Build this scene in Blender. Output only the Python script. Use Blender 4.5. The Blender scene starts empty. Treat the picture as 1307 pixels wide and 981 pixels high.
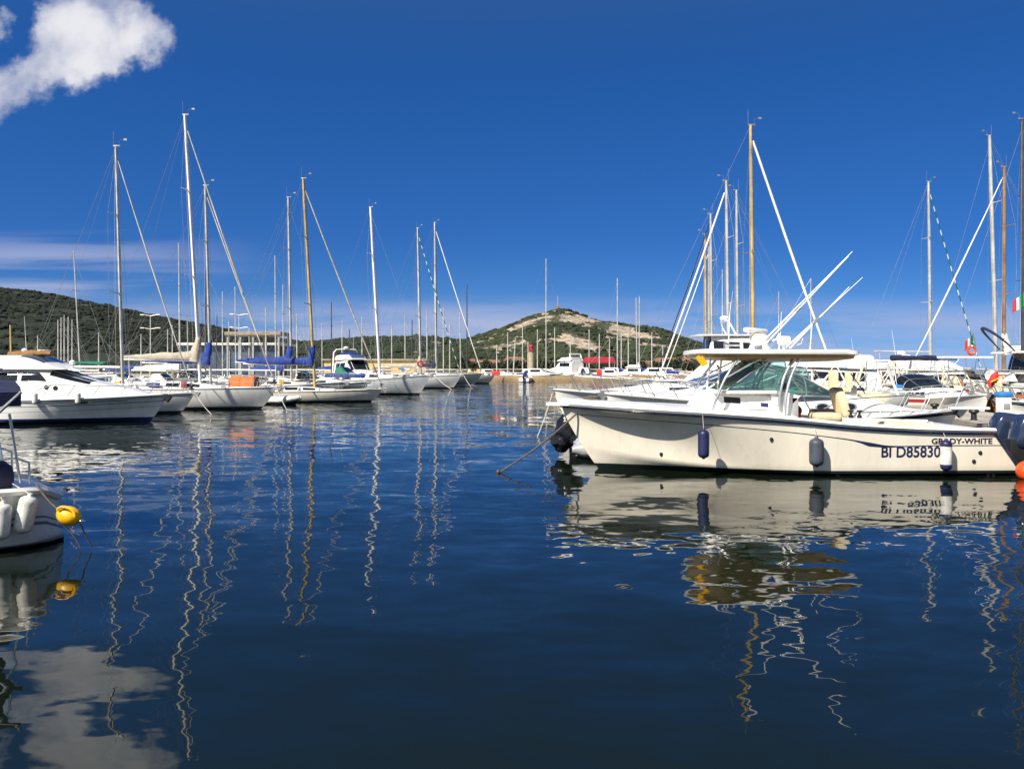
import bpy, bmesh, math, random
from mathutils import Vector, Matrix, noise
from mathutils.bvhtree import BVHTree
R = math.radians
rnd = random.Random(7)
scene = bpy.context.scene
COL = scene.collection

# ------------------------------------------------------------ camera
EYE, FPX, HZ, CX = 2.2, 1087.0, 470.0, 653.5          # eye height, focal length in px, horizon row, centre column
def wx(px, D): return (px - CX) / FPX * D
def wz(py, D): return EYE - (py - HZ) / FPX * D
cam_d = bpy.data.cameras.new('camera'); cam = bpy.data.objects.new('camera', cam_d); COL.objects.link(cam)
cam.location = (0, 0, EYE); cam.rotation_euler = (R(90), 0, 0)
cam_d.sensor_width = 36; cam_d.lens = 36 * FPX / 1307; cam_d.shift_y = -20.5 / 1307
cam_d.clip_start = 0.1; cam_d.clip_end = 20000
scene.camera = cam

# ------------------------------------------------------------ light
SUN = Vector((-0.48, -0.52, 0.71)).normalized()        # towards the sun
sun_d = bpy.data.lights.new('sun', 'SUN'); sun = bpy.data.objects.new('sun', sun_d); COL.objects.link(sun)
sun_d.energy = 5.0; sun_d.angle = R(0.53); sun_d.color = (1.0, 0.92, 0.79)
sun.rotation_euler = SUN.to_track_quat('Z', 'Y').to_euler()
scene.view_settings.view_transform = 'Standard'; scene.view_settings.look = 'None'
scene.view_settings.exposure = 0.66; scene.view_settings.gamma = 1.0
scene.view_settings.use_curve_mapping = False
scene.cycles.use_denoising = True
scene.cycles.max_bounces = 7; scene.cycles.glossy_bounces = 4; scene.cycles.transparent_max_bounces = 12
scene.cycles.caustics_reflective = False; scene.cycles.caustics_refractive = False
scene.cycles.sample_clamp_indirect = 6.0

class NT:
    """small helper to wire shader nodes"""
    def __init__(s, tree): s.t = tree; s.t.nodes.clear()
    def n(s, typ, ins=None, **kw):
        nd = s.t.nodes.new(typ)
        for k, v in kw.items(): setattr(nd, k, v)
        for k, v in (ins or {}).items(): s.put(nd, k, v)
        return nd
    def put(s, nd, k, v):
        sock = nd.inputs[k]
        if isinstance(v, bpy.types.NodeSocket): s.t.links.new(v, sock)
        elif isinstance(v, bpy.types.Node): s.t.links.new(v.outputs[0], sock)
        else:
            if sock.type == 'RGBA' and len(v) == 3: v = (*v, 1)
            sock.default_value = v
    def m(s, op, a, b=0.0, c=0.0, clamp=False):
        nd = s.n('ShaderNodeMath', operation=op, use_clamp=clamp)
        for i, v in enumerate((a, b, c)): s.put(nd, i, v)
        return nd.outputs[0]
    def mix(s, f, a, b, blend='MIX'):
        nd = s.n('ShaderNodeMix', data_type='RGBA', blend_type=blend)
        s.put(nd, 0, f); s.put(nd, 6, a); s.put(nd, 7, b)
        return nd.outputs[2]
    def mr(s, v, a, b, c=0.0, d=1.0, smooth=True):
        nd = s.n('ShaderNodeMapRange', interpolation_type='SMOOTHSTEP' if smooth else 'LINEAR')
        for i, q in enumerate((v, a, b, c, d)): s.put(nd, i, q)
        return nd.outputs[0]
    def noise(s, vec, scale, detail=3.0, rough=0.55, dist=0.0):
        return s.n('ShaderNodeTexNoise', {'Vector': vec, 'Scale': scale, 'Detail': detail, 'Roughness': rough, 'Distortion': dist}).outputs[0]
    def mapv(s, vec, scale=(1, 1, 1), loc=(0, 0, 0), rot=(0, 0, 0)):
        return s.n('ShaderNodeMapping', {'Vector': vec, 'Location': loc, 'Rotation': rot, 'Scale': scale}).outputs[0]

world = bpy.data.worlds.new('World'); scene.world = world; world.use_nodes = True
def build_world():
    w = NT(world.node_tree)
    out = w.n('ShaderNodeOutputWorld')
    tc = w.n('ShaderNodeTexCoord').outputs['Generated']
    sp = w.n('ShaderNodeSeparateXYZ', {0: tc}); x, y, z = sp.outputs
    # clear deep-blue air: the sky is looked up a little higher than the view line
    up = w.m('ADD', w.m('MULTIPLY', w.m('ABSOLUTE', z), 1.15), 0.16)
    vec = w.n('ShaderNodeVectorMath', {0: w.n('ShaderNodeCombineXYZ', {0: x, 1: y, 2: up})}, operation='NORMALIZE').outputs[0]
    sky = w.n('ShaderNodeTexSky', {'Vector': vec}, sky_type='NISHITA', sun_disc=False,
              sun_elevation=math.asin(SUN.z), sun_rotation=math.atan2(SUN.x, SUN.y),
              air_density=1.0, dust_density=0.25, ozone_density=3.0, altitude=0)
    hs = w.n('ShaderNodeHueSaturation', {'Hue': 0.497, 'Saturation': 1.32, 'Value': 0.84, 'Color': sky.outputs[0]}).outputs[0]
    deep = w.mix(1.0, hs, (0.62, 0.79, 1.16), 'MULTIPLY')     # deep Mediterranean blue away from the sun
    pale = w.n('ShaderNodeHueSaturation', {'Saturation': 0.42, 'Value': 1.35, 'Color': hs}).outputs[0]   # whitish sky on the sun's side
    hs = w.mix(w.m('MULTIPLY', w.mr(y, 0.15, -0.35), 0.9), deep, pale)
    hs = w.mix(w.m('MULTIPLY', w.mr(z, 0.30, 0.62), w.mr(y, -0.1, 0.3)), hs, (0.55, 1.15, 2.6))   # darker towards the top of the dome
    # direction as tangent-plane coordinates round the view's north
    yy = w.m('MAXIMUM', w.m('ABSOLUTE', y), 0.05)
    u = w.m('DIVIDE', x, yy); v = w.m('DIVIDE', z, yy)
    uv = w.n('ShaderNodeCombineXYZ', {0: u, 1: v, 2: 0.0}).outputs[0]
    front = w.mr(y, 0.02, 0.2)
    hs = w.mix(w.m('MULTIPLY', w.mr(v, 0.16, 0.03), w.m('MULTIPLY', front, 0.9)), hs, w.mix(1.0, hs, (1.75, 1.36, 1.05), 'MULTIPLY'))   # paler air low down
    # cumulus, upper left
    wob = w.n('ShaderNodeTexNoise', {'Vector': uv, 'Scale': 13.0, 'Detail': 5.0, 'Roughness': 0.6})
    off = w.n('ShaderNodeVectorMath', {0: wob.outputs['Color'], 1: (0.5, 0.5, 0.5)}, operation='SUBTRACT').outputs[0]
    off = w.n('ShaderNodeVectorMath', {0: off, 'Scale': 0.10}, operation='SCALE').outputs[0]
    uvw = w.n('ShaderNodeVectorMath', {0: uv, 1: off}, operation='ADD').outputs[0]
    dens = None
    for px, py, r in ((-14, 122, 30), (14, 106, 36), (52, 84, 38), (90, 55, 46), (128, 40, 50), (170, 32, 38), (190, 48, 30), (105, 98, 26), (150, 75, 36), (60, 20, 30), (95, 10, 24), (-6, 32, 17)):
        d = w.n('ShaderNodeVectorMath', {0: uvw, 1: ((px - CX) / FPX, (HZ - py) / FPX, 0)}, operation='DISTANCE').outputs[1]
        g = w.m('EXPONENT', w.m('MULTIPLY', w.m('POWER', w.m('DIVIDE', d, r * .95 / FPX), 2.0), -1.0))
        dens = g if dens is None else w.m('ADD', dens, g)
    fine = w.noise(uv, 15.0, 8.0, 0.58, 0.5)
    cover = w.mr(w.m('SUBTRACT', dens, w.m('MULTIPLY', fine, 1.15)), -0.16, 0.62)
    cover = w.m('MULTIPLY', cover, 0.92)
    body = w.mr(w.m('ADD', w.m('MULTIPLY', w.noise(uv, 13.0, 6.0, 0.55, 0.4), 1.0), w.m('MULTIPLY', dens, 0.16)), 0.48, 0.92)
    ccol = w.mix(body, (2.6, 3.1, 4.6), (7.4, 7.3, 7.6))
    # thin lavender bands low over the horizon
    st = w.noise(w.mapv(uv, (1.6, 13.0, 1.0)), 2.2, 5.0, 0.55, 0.3)
    band = w.m('MULTIPLY', w.mr(v, -0.03, 0.02), w.mr(v, 0.092, 0.050))
    left = w.m('ADD', 0.58, w.m('MULTIPLY', w.mr(u, 0.45, -0.15), 0.30))
    bands = w.m('MULTIPLY', w.m('MULTIPLY', band, w.mr(st, 0.28, 0.58)), left)
    st2 = w.noise(w.mapv(uv, (1.1, 17.0, 1.0), (3.1, 0.4, 0)), 2.0, 4.0, 0.5, 0.4)
    wisp = w.m('MULTIPLY', w.m('MULTIPLY', w.mr(v, 0.05, 0.10), w.mr(v, 0.17, 0.12)), w.mr(u, -0.25, -0.55))
    wisp = w.m('MULTIPLY', w.m('MULTIPLY', wisp, w.mr(st2, 0.40, 0.62)), 0.75)
    low = w.m('MAXIMUM', bands, wisp)
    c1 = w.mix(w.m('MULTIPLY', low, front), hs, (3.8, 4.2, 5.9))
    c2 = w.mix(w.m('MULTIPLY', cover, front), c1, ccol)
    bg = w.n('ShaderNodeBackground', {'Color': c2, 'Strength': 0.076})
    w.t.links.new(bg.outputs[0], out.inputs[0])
build_world()

# ------------------------------------------------------------ materials
def new_mat(name):
    m = bpy.data.materials.new(name); m.use_nodes = True
    return m, NT(m.node_tree)
def finish(w, bsdf):
    o = w.n('ShaderNodeOutputMaterial'); w.t.links.new(bsdf.outputs[0], o.inputs[0])
_mats = {}
def pm(name, col, rough=0.5, metal=0.0, var=0.10, scale=2.5, bump=0.0, bscale=8.0, coat=0.0, stretch=(1, 1, 1), tint=None):
    """plain surface with some wear: noise in colour and roughness, optional bump"""
    if name in _mats: return _mats[name]
    m, w = new_mat(name)
    tc = w.n('ShaderNodeTexCoord').outputs['Object']
    v = w.mapv(tc, stretch)
    n1 = w.noise(v, scale, 4.0, 0.6); n2 = w.noise(v, scale * 7, 3.0, 0.6)
    f = w.m('ADD', w.m('MULTIPLY', n1, 0.7), w.m('MULTIPLY', n2, 0.3))
    dark = tuple(c * (1 - var * 2.2) for c in col); lite = tuple(min(0.95, c * (1 + var * 1.2)) for c in col)
    if tint: dark = tint
    c = w.mix(w.mr(f, 0.32, 0.66), dark, lite)
    b = w.n('ShaderNodeBsdfPrincipled', {'Base Color': c, 'Metallic': metal, 'Coat Weight': coat, 'Coat Roughness': 0.08,
            'Roughness': w.mr(n1, 0.3, 0.7, max(0.02, rough * 0.8), min(1, rough * 1.25))})
    if bump:
        bn = w.n('ShaderNodeBump', {'Height': w.noise(v, bscale, 4.0, 0.6), 'Strength': 0.6, 'Distance': bump})
        w.put(b, 'Normal', bn.outputs[0])
    finish(w, b); _mats[name] = m
    return m
def glass(name, tint, rough=0.02, see=0.75):
    if name in _mats: return _mats[name]
    m, w = new_mat(name)
    tr = w.n('ShaderNodeBsdfTransparent', {'Color': tint}); gl = w.n('ShaderNodeBsdfGlossy', {'Color': (1, 1, 1), 'Roughness': rough})
    df = w.n('ShaderNodeBsdfDiffuse', {'Color': tuple(t * 0.45 for t in tint)})
    fr = w.m('ADD', w.m('MULTIPLY', w.n('ShaderNodeFresnel', {'IOR': 1.5}).outputs[0], 0.85), 0.02)
    a = w.n('ShaderNodeMixShader', {0: see, 1: df.outputs[0], 2: tr.outputs[0]})
    b = w.n('ShaderNodeMixShader', {0: fr, 1: a.outputs[0], 2: gl.outputs[0]})
    finish(w, b); _mats[name] = m
    return m
def hull_mat(name, col, stripes=(), boot=None, foul=(0.012, 0.014, 0.02), foul_z=0.06, rough=0.22, zs=()):
    """gelcoat topsides. UV.y = metres below the sheer; stripes = (from, to, colour); zs = bands by height above water"""
    if name in _mats: return _mats[name]
    m, w = new_mat(name)
    tcn = w.n('ShaderNodeTexCoord'); tc = tcn.outputs['Object']
    zz = w.n('ShaderNodeSeparateXYZ', {0: tc}).outputs[2]
    d = w.n('ShaderNodeSeparateXYZ', {0: tcn.outputs['UV']}).outputs[1]
    n1 = w.noise(w.mapv(tc, (1, 1, 0.35)), 1.6, 5.0, 0.6); n2 = w.noise(w.mapv(tc, (6, 6, 0.5)), 2.2, 3.0, 0.6)
    c = w.mix(w.mr(n1, 0.35, 0.7), tuple(q * 0.90 for q in col), col)
    c = w.mix(w.m('MULTIPLY', w.mr(n2, 0.52, 0.76), 0.30), c, tuple(q * p for q, p in zip(col, (0.72, 0.68, 0.58))))
    # waterline scum
    sc = w.m('MULTIPLY', w.mr(w.m('ADD', zz, w.m('MULTIPLY', n1, 0.12)), foul_z + 0.26, foul_z + 0.05), 0.45)
    c = w.mix(sc, c, (0.30, 0.28, 0.17))
    def inside(q, a, b): return w.m('MULTIPLY', w.m('GREATER_THAN', q, a), w.m('LESS_THAN', q, b))
    for a, b, sc_ in stripes: c = w.mix(inside(d, a, b), c, sc_)
    for a, b, sc_ in zs: c = w.mix(inside(zz, a, b), c, sc_)
    if boot: c = w.mix(inside(zz, foul_z, boot[0]), c, boot[1])
    c = w.mix(w.m('LESS_THAN', zz, foul_z), c, foul)
    b = w.n('ShaderNodeBsdfPrincipled', {'Base Color': c, 'Roughness': w.mr(n1, 0.3, 0.7, rough * 0.8, rough * 1.5), 'Coat Weight': 0.35, 'Coat Roughness': 0.06})
    bn = w.n('ShaderNodeBump', {'Height': w.noise(tc, 1.1, 2.0, 0.5), 'Strength': 0.3, 'Distance': 0.02})
    w.put(b, 'Normal', bn.outputs[0]); w.put(b, 'Coat Normal', bn.outputs[0])
    finish(w, b); _mats[name] = m
    return m

NAVY = (0.010, 0.014, 0.05)
M_white = pm('gelcoat_white', (0.80, 0.79, 0.75), 0.28, coat=0.3, var=0.05, scale=1.5)
M_cream = pm('gelcoat_cream', (0.74, 0.67, 0.50), 0.35, var=0.06)
M_tan = pm('liner_tan', (0.27, 0.18, 0.075), 0.45, var=0.08)
M_deck = pm('nonskid_deck', (0.70, 0.69, 0.64), 0.65, var=0.09, scale=1.2, bump=0.002, bscale=60)
M_grey = pm('grey_plastic', (0.33, 0.34, 0.34), 0.5)
M_steel = pm('stainless_steel', (0.66, 0.66, 0.64), 0.28, metal=0.9, var=0.08)
M_alu = pm('mast_aluminium', (0.56, 0.55, 0.50), 0.42, metal=0.35, var=0.12, scale=0.8)
M_wmast = pm('mast_white_paint', (0.80, 0.79, 0.76), 0.35, var=0.05, scale=0.8)
M_gold = pm('mast_varnished', (0.56, 0.40, 0.13), 0.32, metal=0.15, var=0.16, scale=0.7, coat=0.3)
M_bmast = pm('mast_brown_wood', (0.27, 0.15, 0.06), 0.4, var=0.2, scale=0.8, coat=0.3)
M_dmast = pm('mast_dark', (0.05, 0.05, 0.055), 0.4)
M_wire = pm('rigging_wire', (0.30, 0.30, 0.30), 0.45, metal=0.5)
M_wood = pm('varnished_wood', (0.30, 0.11, 0.035), 0.3, var=0.22, scale=2.0, coat=0.4, stretch=(1, 6, 6))
M_teak = pm('teak_planks', (0.34, 0.22, 0.11), 0.6, var=0.22, scale=2.0, stretch=(1, 9, 1))
M_blue = pm('canvas_blue', (0.012, 0.040, 0.24), 0.8, var=0.2, bump=0.09, bscale=4)
M_navyc = pm('canvas_navy', (0.012, 0.016, 0.055), 0.8, var=0.2, bump=0.02, bscale=5)
M_beige = pm('canvas_beige', (0.42, 0.38, 0.31), 0.85, var=0.14, bump=0.08, bscale=3)
M_wcan = pm('canvas_white', (0.76, 0.74, 0.68), 0.8, var=0.07, bump=0.03, bscale=3)
M_green = pm('canvas_green', (0.01, 0.16, 0.10), 0.8, var=0.16, bump=0.02, bscale=5)
M_orange = pm('canvas_orange', (0.72, 0.20, 0.06), 0.75, var=0.12, bump=0.03, bscale=4)
M_brown = pm('canvas_brown', (0.22, 0.12, 0.04), 0.8, var=0.2, bump=0.03, bscale=4)
M_dgl = pm('window_dark', (0.010, 0.013, 0.017), 0.06, var=0.3)
M_teal = glass('windscreen_teal', (0.66, 0.85, 0.81), see=0.95)
M_bluegl = glass('windscreen_blue', (0.20, 0.34, 0.60), see=0.55)
M_black = pm('rubber_black', (0.012, 0.012, 0.013), 0.55)
M_bag = pm('bin_bag_black', (0.010, 0.010, 0.012), 0.16, bump=0.05, bscale=7)
M_clear = pm('plastic_wrap', (0.35, 0.40, 0.46), 0.12, bump=0.05, bscale=9)
M_navy = pm('navy_paint', (0.012, 0.020, 0.060), 0.18, coat=0.6, var=0.15)
M_cowl = pm('engine_navy', (0.018, 0.028, 0.060), 0.16, coat=0.8, var=0.10)
M_red = pm('red_fabric', (0.55, 0.02, 0.02), 0.7, var=0.15)
M_redp = pm('red_paint', (0.34, 0.025, 0.028), 0.45)
M_orp = pm('orange_plastic', (0.78, 0.085, 0.015), 0.4, var=0.1)
M_yel = pm('yellow_plastic', (0.90, 0.44, 0.005), 0.35, var=0.14, scale=5)
M_fend = pm('fender_white', (0.68, 0.67, 0.61), 0.45, var=0.17, scale=5)
M_fnavy = pm('fender_navy', (0.010, 0.016, 0.075), 0.5, var=0.15)
M_fgrey = pm('fender_grey', (0.05, 0.06, 0.085), 0.6, var=0.15)
M_rope = pm('rope_brown', (0.11, 0.09, 0.07), 0.9, var=0.25, scale=30)
M_wrope = pm('rope_white', (0.55, 0.52, 0.45), 0.9, var=0.2, scale=30)
M_cush = pm('cushion_cream', (0.74, 0.64, 0.42), 0.6, var=0.06)
M_conc = pm('concrete', (0.34, 0.31, 0.26), 0.9, var=0.16, scale=0.6, bump=0.01, bscale=9)
M_sand = pm('breakwater_tan', (0.25, 0.18, 0.10), 0.9, var=0.2, scale=0.35, bump=0.04, bscale=3)
M_wallw = pm('render_white', (0.66, 0.64, 0.60), 0.85)
M_wally = pm('render_yellow', (0.62, 0.47, 0.20), 0.85)
M_wallo = pm('render_ochre', (0.36, 0.25, 0.15), 0.85)
M_tile = pm('roof_tile', (0.20, 0.105, 0.07), 0.85, var=0.25, scale=1.5)
M_bglass = pm('pavilion_glass', (0.06, 0.085, 0.13), 0.12, var=0.3, scale=0.3)
M_bluep = pm('blue_plastic', (0.03, 0.20, 0.55), 0.45)
M_teal2 = pm('turquoise_fabric', (0.02, 0.35, 0.48), 0.7)
M_magenta = pm('magenta_fabric', (0.55, 0.02, 0.22), 0.7)
M_gflag = pm('flag_green', (0.0, 0.22, 0.06), 0.8)
M_wflag = pm('flag_white', (0.75, 0.75, 0.72), 0.8)

# ------------------------------------------------------------ mesh helpers
class MB:
    def __init__(s): s.v = []; s.f = []; s.uv = None; s.mi = []
    def add(s, vs, fs, mi=0):
        o = len(s.v); s.v += [Vector(q) for q in vs]; s.f += [tuple(i + o for i in f) for f in fs]; s.mi += [mi] * len(fs); return s
    def grid(s, rows, close_u=False, close_v=False, mi=0):
        n = len(rows[0]); vs = [p for r in rows for p in r]; fs = []
        nr = len(rows)
        for i in range(nr if close_u else nr - 1):
            for j in range(n if close_v else n - 1):
                a = i * n + j; b = i * n + (j + 1) % n; c = ((i + 1) % nr) * n + (j + 1) % n; d = ((i + 1) % nr) * n + j
                fs.append((a, b, c, d))
        return s.add(vs, fs, mi)
    def box(s, c, d, rot=None, b=0.0, mi=0):
        """box of size d about c, chamfered by b"""
        c = Vector(c); hx, hy, hz = d[0] / 2, d[1] / 2, d[2] / 2
        b = min(b, hx * .9, hy * .9, hz * .9)
        if b <= 0:
            vs = [Vector((x, y, z)) for x in (-hx, hx) for y in (-hy, hy) for z in (-hz, hz)]
            fs = [(0, 1, 3, 2), (4, 6, 7, 5), (0, 4, 5, 1), (2, 3, 7, 6), (0, 2, 6, 4), (1, 5, 7, 3)]
        else:
            bm = bmesh.new(); bmesh.ops.create_cube(bm, size=1)
            for q in bm.verts: q.co = Vector((q.co.x * 2 * hx, q.co.y * 2 * hy, q.co.z * 2 * hz))
            bmesh.ops.bevel(bm, geom=bm.edges[:], offset=b, segments=2, profile=0.6, affect='EDGES')
            bm.verts.ensure_lookup_table(); bm.verts.index_update()
            vs = [q.co.copy() for q in bm.verts]; fs = [[q.index for q in f.verts] for f in bm.faces]; bm.free()
        if rot is not None:
            m = rot if isinstance(rot, Matrix) else Matrix.Rotation(rot[2], 3, 'Z') @ Matrix.Rotation(rot[1], 3, 'Y') @ Matrix.Rotation(rot[0], 3, 'X')
            vs = [m @ q for q in vs]
        return s.add([q + c for q in vs], fs, mi)
    def tube(s, pts, r, n=8, closed=False, cap=True, mi=0, flat=1.0):
        pts = [Vector(p) for p in pts]; k = len(pts)
        rs = r if isinstance(r, (list, tuple)) else [r] * k
        rows = []; up = None
        for i, p in enumerate(pts):
            a = pts[(i - 1) % k] if (closed or i > 0) else p
            b = pts[(i + 1) % k] if (closed or i < k - 1) else p
            t = (b - a).normalized()
            if up is None:
                up = Vector((0, 0, 1)) if abs(t.z) < 0.9 else Vector((0, 1, 0))
            e1 = t.cross(up)
            if e1.length < 1e-5: e1 = t.cross(Vector((1, 0.3, 0)))
            e1.normalize(); e2 = e1.cross(t).normalized(); up = e2
            rows.append([p + (e1 * math.cos(2 * math.pi * j / n) * flat + e2 * math.sin(2 * math.pi * j / n)) * rs[i] for j in range(n)])
        o = len(s.v)
        s.grid(rows, close_u=closed, close_v=True, mi=mi)
        if cap and not closed:
            s.f += [tuple(o + j for j in range(n))[::-1], tuple(o + (k - 1) * n + j for j in range(n))]; s.mi += [mi, mi]
        return s
    def lathe(s, prof, c=(0, 0, 0), n=16, axis='Z', mi=0, rot=None):
        rows = []
        for r_, z_ in prof:
            row = []
            for j in range(n):
                a = 2 * math.pi * j / n
                p = Vector((r_ * math.cos(a), r_ * math.sin(a), z_))
                if axis == 'X': p = Vector((p.z, p.x, p.y))
                if axis == 'Y': p = Vector((p.x, p.z, p.y))
                if rot is not None: p = rot @ p
                row.append(p + Vector(c))
            rows.append(row)
        return s.grid(rows, close_v=True, mi=mi)
    def ball(s, c, r, n=12, mi=0, sq=(1, 1, 1)):
        pr = [(max(1e-4, math.sin(math.pi * i / (n // 2)) * r), -math.cos(math.pi * i / (n // 2)) * r) for i in range(n // 2 + 1)]
        o = len(s.v); s.lathe(pr, (0, 0, 0), n, mi=mi)
        for i in range(o, len(s.v)):
            q = s.v[i]; s.v[i] = Vector((q.x * sq[0], q.y * sq[1], q.z * sq[2])) + Vector(c)
        return s
    def poly(s, pts, thick, axis='Y', at=0.0, mi=0):
        """extrude a closed outline; pts are (a, b) in the plane across axis, from at to at + thick"""
        def mk(a, b, t):
            return Vector((a, t, b)) if axis == 'Y' else (Vector((t, a, b)) if axis == 'X' else Vector((a, b, t)))
        n = len(pts); vs = [mk(a, b, at) for a, b in pts] + [mk(a, b, at + thick) for a, b in pts]
        fs = [tuple(range(n))[::-1], tuple(range(n, 2 * n))] + [(i, (i + 1) % n, n + (i + 1) % n, n + i) for i in range(n)]
        return s.add(vs, fs, mi)
    def mirror_y(s):
        o = len(s.v); nf = len(s.f)
        s.v += [Vector((q.x, -q.y, q.z)) for q in s.v[:o]]
        s.f += [tuple(i + o for i in f)[::-1] for f in s.f[:nf]]; s.mi += s.mi[:nf]
        return s

def mkobj(name, mb, mats, parent=None, smooth=40):
    me = bpy.data.meshes.new(name)
    me.from_pydata([tuple(q) for q in mb.v], [], mb.f)
    if not isinstance(mats, (list, tuple)): mats = [mats]
    for m in mats: me.materials.append(m)
    if len(mats) > 1:
        for p, i in zip(me.polygons, mb.mi): p.material_index = i
    if mb.uv is not None:
        l = me.uv_layers.new(name='UVMap')
        for lp in me.loops: l.data[lp.index].uv = mb.uv[lp.vertex_index]
    bm = bmesh.new(); bm.from_mesh(me); bmesh.ops.recalc_face_normals(bm, faces=bm.faces); bm.to_mesh(me); bm.free()
    if smooth:
        for p in me.polygons: p.use_smooth = True
        me.set_sharp_from_angle(angle=R(smooth))
    o = bpy.data.objects.new(name, me); COL.objects.link(o)
    if parent is not None: o.parent = parent
    return o
def tag(o, label=None, cat=None, group=None, kind=None):
    if label: o['label'] = label
    if cat: o['category'] = cat
    if group: o['group'] = group
    if kind: o['kind'] = kind
    return o
def thing(name, label, cat, loc=(0, 0, 0), rz=0.0, group=None):
    o = bpy.data.objects.new(name, None); COL.objects.link(o); o.empty_display_size = 0.3
    o.location = loc; o.rotation_euler = (0, 0, rz)
    return tag(o, label, cat, group)
def dup(o, parent=None):
    c = o.copy(); COL.objects.link(c)
    if parent is not None: c.parent = parent
    for ch in list(o.children): dup(ch, c)
    return c

def interp(pts, q):
    """smooth curve through (a, b) points (cubic Hermite)"""
    if q <= pts[0][0]: return pts[0][1]
    if q >= pts[-1][0]: return pts[-1][1]
    for i in range(len(pts) - 1):
        if q <= pts[i + 1][0]:
            x0, y0 = pts[i]; x1, y1 = pts[i + 1]
            sl = (y1 - y0) / (x1 - x0)
            def tang(j):
                if 0 < j < len(pts) - 1:
                    a = (pts[j][1] - pts[j - 1][1]) / (pts[j][0] - pts[j - 1][0]); b = (pts[j + 1][1] - pts[j][1]) / (pts[j + 1][0] - pts[j][0])
                    return 0 if a * b <= 0 else 2 * a * b / (a + b)
                return sl
            m0, m1 = tang(i), tang(i + 1); h = x1 - x0; t = (q - x0) / h
            return (2*t**3 - 3*t**2 + 1) * y0 + (t**3 - 2*t**2 + t) * h * m0 + (-2*t**3 + 3*t**2) * y1 + (t**3 - t**2) * h * m1
def lerp(a, b, t): return a + (b - a) * t
def sstep(a, b, q):
    t = max(0.0, min(1.0, (q - a) / (b - a))); return t * t * (3 - 2 * t)

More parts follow.
